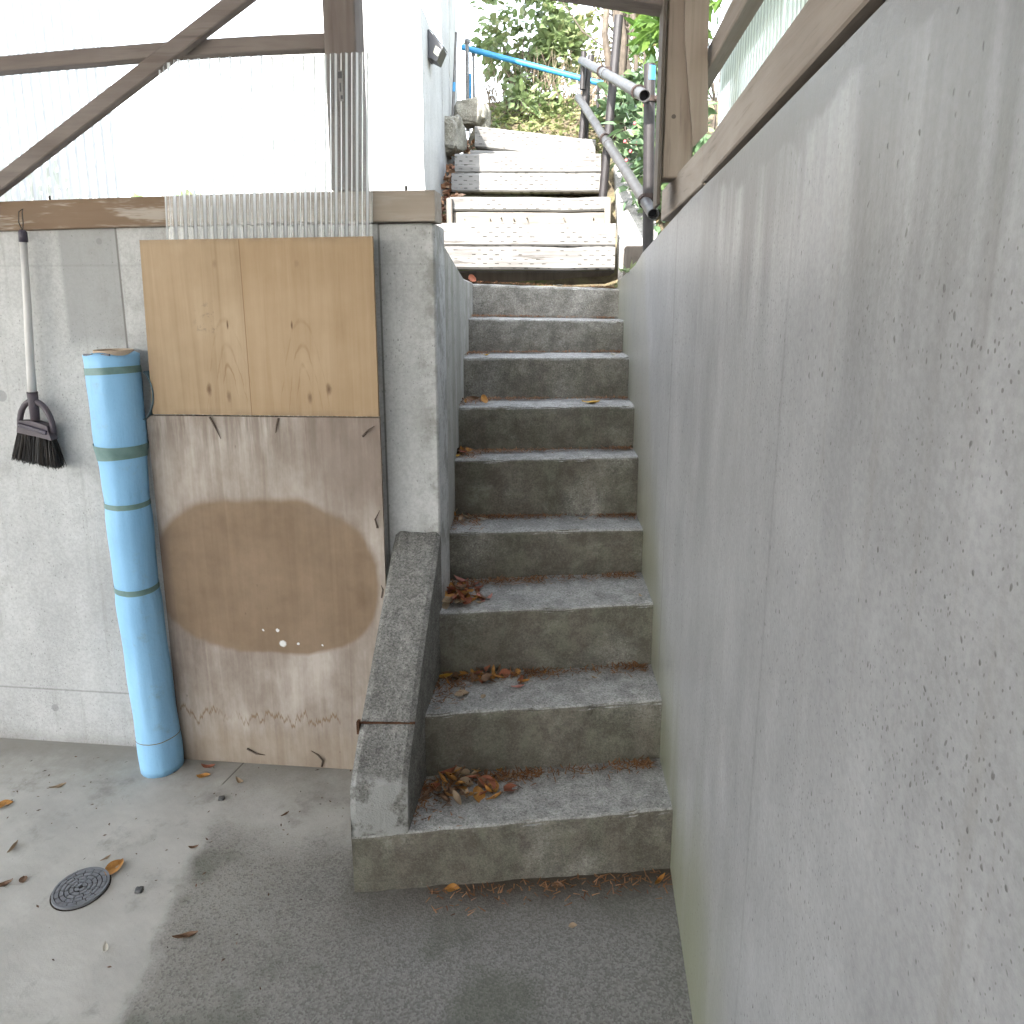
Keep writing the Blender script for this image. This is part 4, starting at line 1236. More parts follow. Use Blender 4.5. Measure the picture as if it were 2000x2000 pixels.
for z in (2.44, 2.055):
    x = 0.277 - (z - 1.45) / 1.125 * 0.03
    obj('clamp', join(tube([(x, 3.22, z - 0.011), (x, 3.22, z + 0.011)], 0.0290, 18, hollow=0.84), box(x + 0.018, x + 0.045, 3.195, 3.225, z - 0.008, z + 0.012, 0.003)), rustc, hr)
for rr, (a, d, L) in ((r1, ((0.222, 3.10, 2.425), d1, 1.02)), (r2, ((0.272, 3.08, 1.968), d2, 1.06))):
    c = along(a, d, L)
    obj('joint_sleeve', tube([c - d * 0.02, c + d * 0.02], 0.0262, 20), steel.m, rr)

o = thing('water_pipe', (-0.92, 5.62, 2.9), 'light blue pipe slanting across in front of the leafy bush', 'pipe')
obj('pipe', tube([(-0.926, 5.60, 3.415), (0.095, 5.60, 3.138)], 0.020, 18, hollow=0.85), bluem, o, smooth=False)
obj('end_support', tube([(0.062, 5.60, 2.7), (0.068, 5.60, 3.17)], 0.012, 10), dark_pipe, o)
obj('coupling', tube([(0.075, 5.60, 3.143), (0.098, 5.60, 3.137)], 0.0235, 16), bluem, o)
for (n_, x0, y0, x1, z0, z1, rr, lab) in (
        ('pipe_stake', -0.876, 4.86, -0.838, 2.66, 3.27, 0.0085, 'thin grey pipe stake with a blue band, nearest the house wall'),
        ('pipe_stake', -0.862, 5.42, -0.858, 2.8, 3.41, 0.013, 'thicker grey pipe stake behind the boulders, clamped to the blue pipe'),
        ('pipe_stake', -0.842, 5.62, -0.846, 2.8, 3.39, 0.010, 'slim dark grey pipe stake at the end of the blue pipe')):
    t = thing(n_, (x0, y0, z0), lab, 'stake', 'pipe stakes by the boulders')
    obj('pipe', tube([(x0, y0, z0), (x1, y0, z1)], rr, 14), steel.m, t)
    if rr < 0.010:
        f = lambda z: x0 + (x1 - x0) * (z - z0) / (z1 - z0)
        obj('blue_band', tube([(f(2.92), y0, 2.92), (f(2.975), y0, 2.975)], rr + 0.0012, 14), bluem, t)
    else:
        obj('clamp', tube([(x1, y0, z1 - 0.03), (x1, y0, z1 - 0.005)], rr + 0.006, 12), steel.m, t)
t = thing('marker_stake', (-0.885, 5.7, 2.85), 'white marker stake with a blue upper half behind the boulders', 'stake')
obj('blue_top', tube([(-0.895, 5.75, 3.10), (-0.889, 5.75, 3.275)], 0.012, 12), bluem, t)
obj('stake', tube([(-0.90, 5.75, 2.8), (-0.895, 5.75, 3.10)], 0.010, 12), plain('white_stake', (0.6, 0.6, 0.6), 0.6), t)

# ------------------------------------------------------------------ wall lamp on the house wall
lx, ly = on_face(4.0), 4.0
lampt = thing('wall_lamp', (lx, ly, 2.85), 'small solar security lamp on the side of the concrete block', 'lamp')
lb = plain('lamp_black', (0.03, 0.03, 0.035), 0.4, 0.5)
obj('back_plate', bar((lx + 0.006, ly, 2.845), (lx + 0.006, ly, 2.985), 0.012, 0.10, up=(0, 1, 0)), lb, lampt)
V = [(lx + 0.012, ly - 0.055, 2.85), (lx + 0.012, ly + 0.055, 2.85), (lx + 0.012, ly + 0.055, 2.985), (lx + 0.012, ly - 0.055, 2.985),
     (lx + 0.052, ly - 0.055, 2.83), (lx + 0.052, ly + 0.055, 2.83), (lx + 0.085, ly + 0.055, 2.895), (lx + 0.085, ly - 0.055, 2.895)]
obj('lamp_body', (V, [(0, 1, 5, 4), (4, 5, 6, 7), (2, 3, 7, 6), (0, 4, 7, 3), (1, 2, 6, 5), (0, 3, 2, 1)]), lb, lampt)
sol = plain('solar_panel', (0.08, 0.10, 0.14), 0.2, 0.6)
V2 = [(lx + 0.020, ly - 0.052, 2.982), (lx + 0.020, ly + 0.052, 2.982), (lx + 0.086, ly + 0.052, 2.900), (lx + 0.086, ly - 0.052, 2.900)]
obj('solar_panel', (V2 + [(x + 0.003, y, z + 0.003) for x, y, z in V2], [(0, 1, 2, 3), (4, 7, 6, 5), (0, 3, 7, 4), (1, 5, 6, 2), (3, 2, 6, 7), (0, 4, 5, 1)]), sol, lampt)
V3 = [(lx + 0.058, ly - 0.0565, 2.852), (lx + 0.074, ly - 0.0565, 2.884), (lx + 0.048, ly - 0.0565, 2.905), (lx + 0.034, ly - 0.0565, 2.872)]
obj('lens', (V3 + [(x, y + 0.003, z) for x, y, z in V3], [(0, 1, 2, 3), (7, 6, 5, 4), (0, 4, 5, 1), (1, 5, 6, 2), (2, 6, 7, 3), (3, 7, 4, 0)]), plain('lamp_lens', (0.55, 0.53, 0.42), 0.2, 0.6), lampt)

# ------------------------------------------------------------------ plants
def leaf_shape(l, w, fold=0.25, droop=0.2):
    """local leaf: 8-vertex pointed oval along +x, folded along the midrib"""
    return [(0, 0, 0), (l * .3, w * .46, w * fold * .5), (l * .65, w * .42, w * fold * .4 - droop * l * .12), (l, 0, -droop * l * .35),
            (l * .65, -w * .42, w * fold * .4 - droop * l * .12), (l * .3, -w * .46, w * fold * .5), (l * .33, 0, 0), (l * .68, 0, -droop * l * .10)]
LF = [(0, 6, 1), (1, 6, 7, 2), (2, 7, 3), (0, 5, 6), (5, 4, 7, 6), (4, 3, 7)]
def leaf_cloud(n, posf, size, aspect=0.5, rs=random, up=0.6):
    V, F = [], []
    for _ in range(n):
        p, outw = posf()
        l = rs.uniform(*size)
        sh = leaf_shape(l, l * aspect * rs.uniform(0.8, 1.15), rs.uniform(0.1, 0.5), rs.uniform(0.0, 0.9))
        d = (Vector(outw) + Vector((rs.gauss(0, .5), rs.gauss(0, .5), rs.gauss(0, .35)))).normalized()
        nrm = (Vector((0, 0, 1)) * up + Vector((rs.gauss(0, .45), rs.gauss(0, .45), rs.gauss(0, .2)))).normalized()
        s = nrm.cross(d)
        if s.length < 1e-3:
            continue
        s.normalize()
        nn_ = d.cross(s)
        b = len(V)
        for x, y, z in sh:
            q = Vector(p) + d * x + s * y + nn_ * z
            V.append((q.x, q.y, q.z))
        F += [tuple(b + i for i in f) for f in LF]
    return V, F
def blob(c, r, rs):
    """a point in an uneven shell of an ellipsoid with lobes"""
    def f():
        while True:
            d = Vector((rs.gauss(0, 1), rs.gauss(0, 1), rs.gauss(0, 1))).normalized()
            k = 0.80 + 0.45 * nz(d.x * 2.2 + c[0], d.y * 2.2 + c[1], d.z * 2.2)
            s = k * rs.uniform(0.35, 1.0) ** 0.5
            p = Vector((c[0] + d.x * r[0] * s, c[1] + d.y * r[1] * s, c[2] + d.z * r[2] * s))
            if nz(p.x * 3.5, p.y * 3.5, p.z * 3.5) > -0.18:
                return p, d
    return f
G_hyd = leaf_mat('broad_leaf', [(0.12, 0.175, 0.06), (0.18, 0.23, 0.10), (0.15, 0.205, 0.085), (0.24, 0.25, 0.12)], 0.4, 0.45, 0.6)
G_cam = leaf_mat('glossy_leaf', [(0.075, 0.13, 0.068), (0.11, 0.17, 0.08), (0.09, 0.15, 0.08), (0.15, 0.21, 0.08)], 0.32, 0.2, 0.5)
G_yel = leaf_mat('yellowing_leaf', [(0.10, 0.15, 0.045), (0.16, 0.19, 0.07), (0.20, 0.19, 0.085), (0.09, 0.14, 0.05)], 0.5, 0.35)
G_dry = leaf_mat('dry_stem', [(0.10, 0.075, 0.052), (0.17, 0.13, 0.09), (0.24, 0.195, 0.14)], 0.8, 0.1)
bark = plain('bark', (0.085, 0.070, 0.056), 0.9, 0.2, 0.35, scale=30)

def shrub(name, label, cat, base, blobs, n, size, mat, aspect, seed, stems=8, single=60, group=None, stem_r=0.010):
    rs = random.Random(seed)
    t = thing(name, base, label, cat, group)
    b = Vector(base)
    st = []
    tips = []
    for k in range(stems):
        c, r = blobs[k % len(blobs)]
        p, d = blob(c, (r[0] * .7, r[1] * .7, r[2] * .7), rs)()
        a = b + Vector((rs.gauss(0, .06), rs.gauss(0, .06), -0.05))
        mid = a.lerp(p, 0.5) + Vector((rs.gauss(0, .05), rs.gauss(0, .05), rs.uniform(0, .1)))
        st.append(tube([a, a.lerp(mid, .5) + Vector((rs.gauss(0, .02), rs.gauss(0, .02), 0)), mid, p], [stem_r, stem_r * .85, stem_r * .6, stem_r * .25], 7))
        for _ in range(3):
            q, d = blob(c, r, rs)()
            st.append(tube([mid, mid.lerp(q, .5) + Vector((rs.gauss(0, .02), rs.gauss(0, .02), 0.02)), q], [stem_r * .5, stem_r * .35, stem_r * .12], 6))
    tr = obj('stems', join(*st), bark, t)
    tot = sum(r[0] * r[1] * r[2] for c, r in blobs) ** 1
    parts = []
    for c, r in blobs:
        parts.append(leaf_cloud(int(n * (r[0] * r[2]) / sum(q[0] * q[2] for _, q in blobs)), blob(c, r, rs), size, aspect, rs))
    cr = obj('foliage', join(*parts), mat, t)
    cr['kind'] = 'stuff'
    # single leaves towards the viewer
    if single:
        mes = []
        for k in range(4):
            l = 1.0
            me = mesh('leaf', leaf_shape(l, aspect * l * (0.9 + .08 * k), 0.15 + .1 * k, 0.15 + 0.2 * k), LF)
            me.materials.append(mat)
            mes.append(me)
        for k in range(single):
            c, r = blobs[k % len(blobs)]
            p, d = blob(c, r, rs)()
            p.y = c[1] - abs(p.y - c[1]) - r[1] * 0.15
            o = bpy.data.objects.new('leaf', mes[k % 4])
            C.objects.link(o)
            o.parent = t
            o.location = p - b
            s = rs.uniform(size[0] * 1.05, size[1] * 1.2)
            o.scale = (s, s, s)
            o.rotation_euler = (rs.gauss(0.25, .5), rs.gauss(0.35, .45), rs.uniform(0, 6.28))
    return t
shrub('leafy_bush', 'broad-leaved green bush on the bank above the blue pipe', 'bush', (-0.55, 6.25, 2.9),
      [((-0.55, 6.3, 3.75), (0.48, 0.42, 0.42)), ((-0.25, 6.35, 3.55), (0.30, 0.35, 0.32)), ((-0.42, 6.05, 3.20), (0.30, 0.28, 0.20))],
      1500, (0.055, 0.105), G_hyd, 0.62, 11, 14, 120)
shrub('leafy_bush', 'low broad-leaved bush between the blue pipe and the boulders', 'bush', (-0.48, 5.75, 2.8),
      [((-0.50, 5.72, 3.02), (0.22, 0.22, 0.16)), ((-0.22, 5.85, 2.98), (0.20, 0.18, 0.10))],
      260, (0.045, 0.085), G_hyd, 0.65, 12, 9, 50)
shrub('glossy_bush', 'dark glossy evergreen bush with pink fruits behind the handrail posts', 'bush', (0.55, 4.25, 1.9),
      [((0.42, 4.15, 2.40), (0.30, 0.34, 0.45)), ((0.36, 4.7, 2.75), (0.26, 0.3, 0.40)), ((0.60, 4.0, 2.10), (0.34, 0.3, 0.32)), ((0.22, 5.3, 2.75), (0.25, 0.3, 0.35))],
      1700, (0.06, 0.105), G_cam, 0.48, 13, 12, 140)
shrub('glossy_bush', 'light green long-leaved branch hanging at the top beside the corner post', 'bush', (0.62, 4.6, 2.0),
      [((0.42, 4.35, 3.05), (0.22, 0.22, 0.22)), ((0.55, 4.5, 3.35), (0.35, 0.3, 0.25))],
      300, (0.09, 0.15), leaf_mat('long_leaf', [(0.055, 0.115, 0.022), (0.085, 0.155, 0.03), (0.12, 0.19, 0.04)], 0.35, 0.4, 0.5), 0.36, 14, 9, 60)
shrub('leafy_bush', 'pale yellowing thicket filling the top of the bank', 'bush', (-0.1, 7.4, 3.4),
      [((0.15, 7.3, 3.95), (0.55, 0.4, 0.5)), ((0.55, 6.7, 3.9), (0.4, 0.4, 0.5))],
      700, (0.06, 0.11), G_yel, 0.5, 15, 14, 60)
shrub('leafy_bush', 'green bushes seen dimly through the panel beside the corner post', 'bush', (1.1, 2.4, 1.7),
      [((1.25, 2.0, 2.45), (0.6, 0.7, 0.55)), ((1.2, 3.0, 2.5), (0.5, 0.6, 0.6))],
      700, (0.08, 0.13), G_cam, 0.5, 16, 9, 0)
shrub('leafy_bush', 'low green bush glimpsed through the milky panel at the left edge', 'bush', (-3.6, 4.6, 1.75),
      [((-3.8, 4.6, 2.15), (0.7, 0.5, 0.42)), ((-2.9, 5.2, 2.05), (0.5, 0.5, 0.32))],
      800, (0.07, 0.12), G_hyd, 0.5, 17, 9, 0)

# dry stems hanging under the bush: a tangle, one mass
rs = random.Random(21)
st = []
for k in range(170):
    x = rs.uniform(-0.85, 0.25)
    y = rs.uniform(5.75, 6.2)
    z = terrain_z(x, y)
    h = rs.uniform(0.12, 0.42)
    a = Vector((x, y, z - 0.02))
    e = a + Vector((rs.gauss(0, .10), rs.gauss(-.03, .08), h))
    st.append(tube([a, a.lerp(e, .5) + Vector((rs.gauss(0, .05), rs.gauss(0, .03), 0.03)), e], [0.004, 0.003, 0.0012], 5))
o = obj('dry_stalks', join(*st), G_dry)
tag(o, 'tangle of dry brown stalks under the bush on the bank', 'dry stalks', kind='stuff')
# woody vine trunk behind the handrail
t = thing('vine_tree', (0.25, 5.3, 2.2), 'brown bare-stemmed climber rising behind the tall handrail post', 'tree')
st = []
for k in range(11):
    a = Vector((0.24 + rs.gauss(0, .03), 5.3 + rs.gauss(0, .03), 2.35))
    e = Vector((0.26 + rs.gauss(0, .10), 5.3 + rs.gauss(0, .12), 3.9 + rs.uniform(0, .5)))
    pts = [a.lerp(e, q) + Vector((rs.gauss(0, .025), rs.gauss(0, .025), 0)) for q in (0, .2, .4, .6, .8, 1)]
    r0 = rs.uniform(0.008, 0.03)
    st.append(tube(pts, [r0, r0, r0 * .9, r0 * .8, r0 * .6, r0 * .4], 8))
obj('trunk', join(*st), bark, t)
st = []
for k in range(9):
    a = Vector((0.25, 5.25, rs.uniform(2.9, 3.7)))
    e = a + Vector((rs.uniform(-0.75, .2), rs.uniform(-.3, .2), rs.uniform(-.1, .75)))
    st.append(tube([a, a.lerp(e, .5) + Vector((0, 0, rs.uniform(-.12, .02))), e], [0.006, 0.005, 0.002], 6))
obj('twigs', join(*st), bark, t)
# short green ground plants beyond the top step
V, F = [], []
def gp():
    x = rs.uniform(-0.72, 0.10)
    y = rs.uniform(5.0, 5.75)
    return Vector((x, y, terrain_z(x, y) + rs.uniform(0.0, 0.10))), Vector((rs.gauss(0, 1), rs.gauss(0, 1), 0.4))
o = obj('ground_plants', leaf_cloud(900, gp, (0.025, 0.06), 0.5, rs), G_yel)
tag(o, 'low green ground plants beyond the topmost timber step', 'ground cover', kind='stuff')
# pink fruits
pk = plain('pink_fruit', (0.40, 0.10, 0.11), 0.4, 0.4, 0.2)
bushes = [q for q in C.objects if q.name.startswith('glossy_bush') and q.parent is None]
fb = bushes[0]
for (x, y, z) in ((0.235, 3.92, 2.50), (0.19, 3.95, 2.42), (0.245, 3.90, 2.40), (0.28, 3.9, 2.58), (0.20, 3.96, 2.33), (0.17, 4.0, 2.30), (0.31, 3.88, 2.36), (0.22, 3.94, 2.37), (0.29, 3.92, 2.68)):
    obj('fruit', stone((x, y, z), (0.008, 0.008, 0.010), x * 9, 6, 1.0), pk, fb, smooth=True)
# weeds in the joint on the right wall top
t = thing('weed', (0.205, 3.35, 1.74), 'small green weed growing on the far top of the right wall', 'weed')
obj('blades', leaf_cloud(16, lambda: (Vector((0.205 + rs.gauss(0, .02), 3.30 + rs.gauss(0, .05), 1.74)), Vector((rs.gauss(-.5, 1), rs.gauss(0, .6), 1.2))), (0.03, 0.07), 0.25, rs), G_hyd, t)

# ------------------------------------------------------------------ fallen leaves
def curled_leaf(l, w, curl, cup, petiole=0.35):
    """dry leaf lying at the origin: grid 7 x 5, curled along its length and cupped across"""
    V, F = [], []
    nu, nv = 8, 4
    for i in range(nu + 1):
        u = i / nu
        hw = w * 0.5 * (math.sin(math.pi * min(1, u ** 0.85)) ** 0.8 + 0.02)
        for j in range(nv + 1):
            v = j / nv * 2 - 1
            x = (u - 0.5) * l
            y = hw * v * (1 - 0.25 * cup * abs(v))
            z = curl * l * (2 * u - 1) ** 2 * 0.5 + cup * hw * abs(v) ** 1.5 + 0.04 * l * math.sin(7 * u + 3 * v)
            V.append((x, y, z + 0.002))
    m = nv + 1
    for i in range(nu):
        for j in range(nv):
            F.append((i * m + j, (i + 1) * m + j, (i + 1) * m + j + 1, i * m + j + 1))
    b = len(V)
    V += [(-0.5 * l, 0.0012, 0.003 + curl * l * .5), (-0.5 * l, -0.0012, 0.003 + curl * l * .5), (-0.5 * l - petiole * l, -0.001, 0.002), (-0.5 * l - petiole * l, 0.001, 0.002)]
    F.append((b, b + 1, b + 2, b + 3))
    return V, F
def dry_leaf_mat(name, a, b):
    m = Mat(name, 0.6, 0.3)
    tc = m.nt.nodes.new('ShaderNodeTexCoord')
    n = m.noise(45, 4, 0.65, tc.outputs['Object'])
    m.color(m.ramp(n, [(0.35, a), (0.65, b)]))
    return m.m
LM = {'orange': dry_leaf_mat('leaf_orange', (0.30, 0.125, 0.03), (0.52, 0.27, 0.07)),
      'yellow': dry_leaf_mat('leaf_yellow', (0.40, 0.22, 0.03), (0.62, 0.38, 0.06)),
      'red': dry_leaf_mat('leaf_red', (0.20, 0.060, 0.035), (0.36, 0.135, 0.07)),
      'brown': dry_leaf_mat('leaf_brown', (0.11, 0.062, 0.036), (0.24, 0.14, 0.08)),
      'tan': dry_leaf_mat('leaf_tan', (0.26, 0.18, 0.11), (0.42, 0.32, 0.21)),
      'pink': dry_leaf_mat('leaf_pink', (0.40, 0.16, 0.13), (0.55, 0.28, 0.22)),
      'white': dry_leaf_mat('leaf_white', (0.50, 0.46, 0.38), (0.66, 0.62, 0.54))}
LMESH = {}
for ck, cm in LM.items():
    for sh, (w, cu, cp) in enumerate(((0.55, 0.25, 0.25), (0.42, 0.6, 0.5), (0.75, 0.12, 0.35), (0.30, 0.4, 0.9))):
        v, f = curled_leaf(1.0, w, cu, cp)
        me = mesh('fallen_leaf', v, f, True)
        me.materials.append(cm)
        LMESH[ck, sh] = me
def fallen(x, y, z, size, col, shape, rz, label, group=None, rx=0.0, ry=0.0):
    o = bpy.data.objects.new('fallen_leaf', LMESH[col, shape])
    C.objects.link(o)
    o.location = (x, y, z + 0.001)
    o.scale = (size, size, size)
    o.rotation_euler = (rx, ry, rz)
    tag(o, label, 'leaf', group)
    return o
FLOORL = [
    (-1.336, 1.690, 0.066, 'orange', 2, 1.4, 'big orange leaf lying on the floor beside the drain cover'),
    (-1.296, 2.150, 0.050, 'red', 1, 0.1, 'curled reddish leaf touching the foot of the plywood'),
    (-1.290, 2.105, 0.046, 'orange', 0, 0.3, 'orange-brown leaf just in front of the blue roll and plywood'),
    (-1.150, 2.088, 0.044, 'tan', 1, 2.6, 'tan curled leaf on the floor below the plywood middle'),
    (-1.868, 1.900, 0.055, 'orange', 2, 0.7, 'orange leaf at the left edge below the wall'),
    (-1.610, 1.600, 0.050, 'brown', 1, 0.5, 'dark brown curled leaf at the left edge, level with the drain cover'),
    (-1.570, 1.625, 0.030, 'brown', 2, 2.2, 'small brown leaf scrap between the left edge and the drain cover'),
    (-1.690, 1.730, 0.050, 'tan', 3, 1.7, 'tan leaf at the left edge above the dark curled ones'),
    (-1.752, 2.000, 0.050, 'tan', 3, 0.6, 'narrow tan leaf on the floor below the broom'),
    (-1.190, 1.440, 0.034, 'white', 1, 2.2, 'pale folded leaf alone on the smooth floor below the drain cover'),
    (-1.148, 1.788, 0.030, 'brown', 1, 0.3, 'little dark brown leaf near the edge of the rough slab'),
    (-1.005, 1.492, 0.062, 'brown', 3, 0.35, 'long brown withered leaf on the rough dark slab'),
    (0.000, 1.628, 0.024, 'tan', 2, 0.3, 'small tan scrap on the dark floor in front of the stairs'),
    (-0.34, 1.715, 0.042, 'orange', 2, 0.2, 'orange leaf against the foot of the lowest step'),
    (0.245, 1.800, 0.055, 'orange', 3, 0.9, 'orange curled leaf in the corner of step and right wall'),
    (-0.045, 1.755, 0.035, 'brown', 2, 0.1, 'dark round leaf at the foot of the lowest step, middle'),
    (-0.93, 1.95, 0.030, 'brown', 3, 0.9, 'small brown leaf on the floor left of the sloping kerb'),
    (-1.385, 1.720, 0.030, 'tan', 3, 1.0, 'thin tan leaf stalk above the big orange leaf'),
]
for x, y, s, c, sh, rz, lab in FLOORL:
    fallen(x, y, 0.0, s, c, sh, rz, lab)
def on_step(i, u, v):
    """u 0..1 along the nose, v metres behind it"""
    a, b = Vector(NL[i]), Vector(NR[i])
    p = a.lerp(b, u)
    d = Vector((b.x - a.x, b.y - a.y, 0)).normalized()
    return p.x - d.y * v, p.y + d.x * v, p.z + 0.003
ordn = ['lowest', 'second', 'third', 'fourth', 'fifth', 'sixth', 'seventh', 'eighth', 'top']
SPEC = [
    (1, 0.18, 0.10, 0.050, 'tan', 2, 0.4, 'crumpled tan leaf on the second step, left of the middle'),
    (1, 0.42, 0.12, 0.044, 'pink', 3, 0.3, 'slim pink leaf in the middle of the second step'),
    (1, 0.27, 0.08, 0.024, 'tan', 2, 1.3, 'tiny tan scrap beside the crumpled leaf on the second step'),
    (1, 0.10, 0.21, 0.062, 'yellow', 3, 0.3, 'long yellow leaf at the left of the second step'),
    (1, 0.55, 0.20, 0.026, 'orange', 1, 1.0, 'little orange leaf at the back of the second step'),
    (1, 0.76, 0.15, 0.026, 'tan', 3, 2.6, 'little tan leaf at the right of the second step'),
    (2, 0.28, 0.10, 0.040, 'pink', 1, 1.2, 'pink-red leaf at the right of the leaf heap on the third step'),
    (2, 0.97, 0.06, 0.024, 'tan', 1, 2.0, 'tan scrap at the right end of the third step'),
    (3, 0.21, 0.13, 0.048, 'white', 3, 2.8, 'whitish leaf on the fourth step near its left end'),
    (3, 0.72, 0.12, 0.035, 'tan', 3, 2.8, 'thin tan leaf on the fourth step, right of the middle'),
    (3, 0.14, 0.24, 0.070, 'brown', 1, 0.1, 'dark brown leaf at the back left of the fourth step'),
    (3, 0.03, 0.14, 0.060, 'tan', 1, 1.5, 'upright tan leaf in the left corner of the fourth step'),
    (4, 0.05, 0.05, 0.055, 'yellow', 0, 0.3, 'yellow leaf at the left end of the fifth step'),
    (4, 0.08, 0.10, 0.060, 'brown', 1, 0.6, 'dark brown leaf behind the yellow one on the fifth step'),
    (5, 0.78, 0.06, 0.075, 'yellow', 0, 0.1, 'bright yellow leaf at the right of the sixth step'),
    (5, 0.19, 0.06, 0.055, 'orange', 2, 1.2, 'upright orange leaf at the left of the sixth step'),
    (5, 0.13, 0.08, 0.055, 'brown', 1, 0.2, 'dark leaf beside the upright orange leaf on the sixth step'),
    (6, 0.18, 0.06, 0.035, 'yellow', 1, 0.2, 'small yellow leaf at the left of the seventh step'),
    (6, 0.93, 0.05, 0.050, 'white', 3, 2.5, 'pale curled leaf at the right of the seventh step'),
    (8, 0.05, 0.04, 0.060, 'red', 2, 1.0, 'red leaf standing at the left end of the top concrete step'),
    (8, 0.62, 0.03, 0.050, 'white', 2, 0.1, 'white scrap on the edge of the top concrete step'),
    (8, 0.90, 0.05, 0.040, 'tan', 1, 0.6, 'tan leaf at the right end of the top concrete step'),
]
for i, u, v, s, c, sh, rz, lab in SPEC:
    x, y, z = on_step(i, u, v)
    stand = 'upright' in lab or 'standing' in lab
    fallen(x, y, z + (0.018 if stand else 0), s, c, sh, rz, lab, rx=1.1 if stand else 0.0)
rl = random.Random(33)
HEAPS = [  # step, u0, u1, v0, v1, count, colours, size, words
    (0, 0.04, 0.42, 0.10, 0.24, 46, ['brown', 'brown', 'tan', 'orange', 'orange', 'red'], (0.030, 0.065), 'curled brown leaf in the heap at the back of the lowest step'),
    (1, 0.06, 0.48, 0.15, 0.235, 34, ['orange', 'brown', 'orange', 'red'], (0.025, 0.05), 'orange-brown leaf in the row at the back of the second step'),
    (2, 0.01, 0.24, 0.05, 0.235, 48, ['red', 'red', 'brown', 'orange', 'tan', 'pink'], (0.035, 0.065), 'red-brown leaf in the heap at the left of the third step'),
    (3, 0.0, 0.15, 0.10, 0.26, 9, ['brown', 'orange', 'tan'], (0.025, 0.05), 'small dry leaf in the left corner of the fourth step'),
    (4, 0.0, 0.18, 0.06, 0.18, 12, ['brown', 'red', 'orange'], (0.03, 0.05), 'small dry leaf in the left corner of the fifth step'),
    (5, 0.0, 0.14, 0.05, 0.16, 7, ['tan', 'orange', 'brown'], (0.02, 0.035), 'small dry leaf in the left corner of the sixth step'),
]
for i, u0, u1, v0, v1, n, cols, size, words in HEAPS:
    for k in range(n):
        u = rl.uniform(u0, u1) if rl.random() < .5 else rl.gauss((u0 + u1) / 2, (u1 - u0) / 6)
        v = rl.uniform(v0, v1)
        x, y, z = on_step(i, max(0.0, u), v)
        hp = max(0, 1 - abs(u - (u0 + u1) / 2) / ((u1 - u0) / 2))
        fallen(x, y, z + rl.uniform(0, 0.022) * hp, rl.uniform(*size), rl.choice(cols), rl.randrange(4), rl.uniform(0, 6.28), words,
               'leaves heaped on the %s step' % ordn[i], rl.gauss(0, .35), rl.gauss(0, .35))
# needles and crumbs along the backs of the treads and the foot of the lowest step
V, F = [], []
def needle(x, y, z, l, a, w=0.0021):
    n = len(V)
    dx, dy = math.cos(a), math.sin(a)
    e = rl.uniform(0, 0.008)
    V.extend([(x - dy * w, y + dx * w, z), (x + dy * w, y - dx * w, z), (x + dx * l + dy * w * .4, y + dy * l - dx * w * .4, z + e), (x + dx * l - dy * w * .4, y + dy * l + dx * w * .4, z + e)])
    F.append((n, n + 1, n + 2, n + 3))
runs = [0.235, 0.235, 0.28, 0.20, 0.17, 0.22, 0.25, 0.23, 0.12]
for i in range(9):
    for k in range(800):
        q = rl.random()
        u = rl.random() ** 2 * 0.55 if q < .6 else (1 - rl.random() ** 2 * 0.16 if q < .72 else rl.random())
        v = runs[i] - 0.02 - abs(rl.gauss(0, 0.022 + (0.05 if u < .2 else 0)))
        if i == 8:
            v = rl.uniform(0.01, 0.1)
        x, y, z = on_step(i, u, max(0.01, v))
        needle(x, y, z + rl.uniform(0, 0.006), rl.uniform(0.008, 0.03), rl.uniform(0, 6.28))
for k in range(190):
    x = rl.uniform(-0.40, 0.27)
    y = 1.668 + (x + 0.609) * 0.203 - abs(rl.gauss(0, 0.035)) - 0.005
    needle(x, y, 0.002, rl.uniform(0.008, 0.03), rl.uniform(0, 6.28))
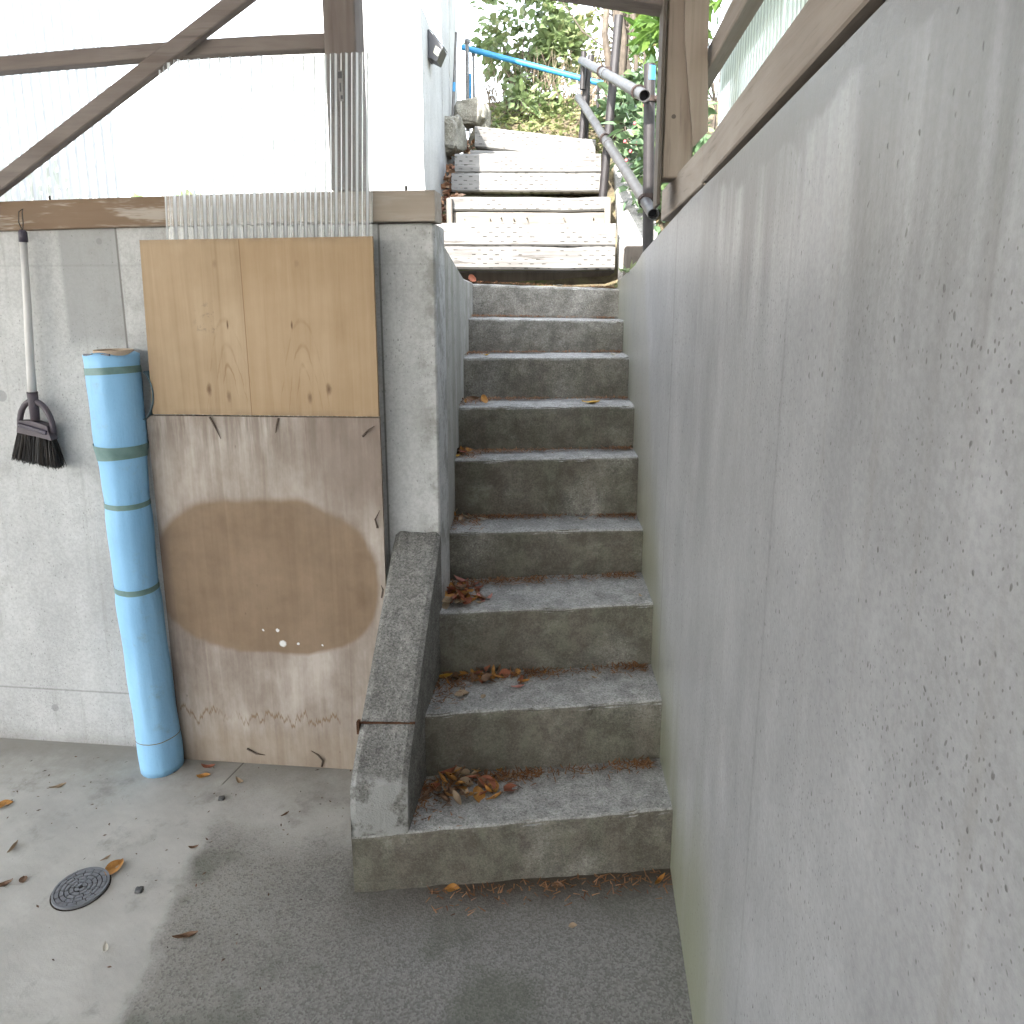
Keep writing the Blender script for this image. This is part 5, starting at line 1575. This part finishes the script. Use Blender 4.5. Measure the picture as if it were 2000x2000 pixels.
o = obj('needle_litter', (V, F), leaf_mat('needle', [(0.10, 0.045, 0.02), (0.25, 0.11, 0.045), (0.36, 0.19, 0.09), (0.14, 0.07, 0.04)], 0.7, 0))
tag(o, 'brown needle litter along the backs of the concrete steps', 'litter', kind='stuff')
# crumbs on the floor
V, F = [], []
for k in range(150):
    x, y = rl.uniform(-2.1, -0.65), 2.2 - abs(rl.gauss(0, 0.42))
    s = rl.uniform(0.0012, 0.0045)
    n = len(V)
    a = rl.uniform(0, 6.28)
    for q in range(4):
        V.append((x + s * math.cos(a + q * 1.57) * (1.8 if q % 2 else .7), y + s * math.sin(a + q * 1.57) * (1.8 if q % 2 else .7), 0.0015 + rl.uniform(0, .003)))
    F.append((n, n + 1, n + 2, n + 3))
o = obj('leaf_crumbs', (V, F), leaf_mat('crumb', [(0.05, 0.035, 0.025), (0.14, 0.075, 0.04), (0.09, 0.06, 0.045)], 0.8, 0))
tag(o, 'brown leaf crumbs scattered over the floor', 'litter', kind='stuff')
# strip of dry leaves between the house wall and the timber steps
def strip():
    y = rl.uniform(3.72, 5.0)
    x = rl.uniform(on_face(y) + 0.005, -0.735)
    return Vector((x, y, terrain_z(-0.8, y) + 0.05 + rl.uniform(0, .05))), Vector((rl.gauss(0, 1), rl.gauss(-.4, 1), rl.gauss(0, .4)))
o = obj('dry_leaf_litter', leaf_cloud(420, strip, (0.03, 0.07), 0.55, rl, up=0.3), leaf_mat('litter_leaf', [(0.16, 0.065, 0.03), (0.30, 0.16, 0.08), (0.36, 0.26, 0.17), (0.24, 0.09, 0.06)], 0.7, 0.15))
tag(o, 'drift of dry leaves between the concrete block and the timber steps', 'litter', kind='stuff')
# small chips: bottom-left pebble grit by the drain
for x, y, s, lab in ((-1.215, 1.62, 0.011, 'dark pebble on the floor right of the drain cover'), (-1.17, 2.00, 0.010, 'dark pebble on the floor in front of the blue roll')):
    o = obj('pebble', stone((x, y, s * .5), (s, s * .8, s * .5), x, 6), plain('pebble', (0.10, 0.10, 0.10), 0.8), smooth=True)
    tag(o, lab, 'pebble')
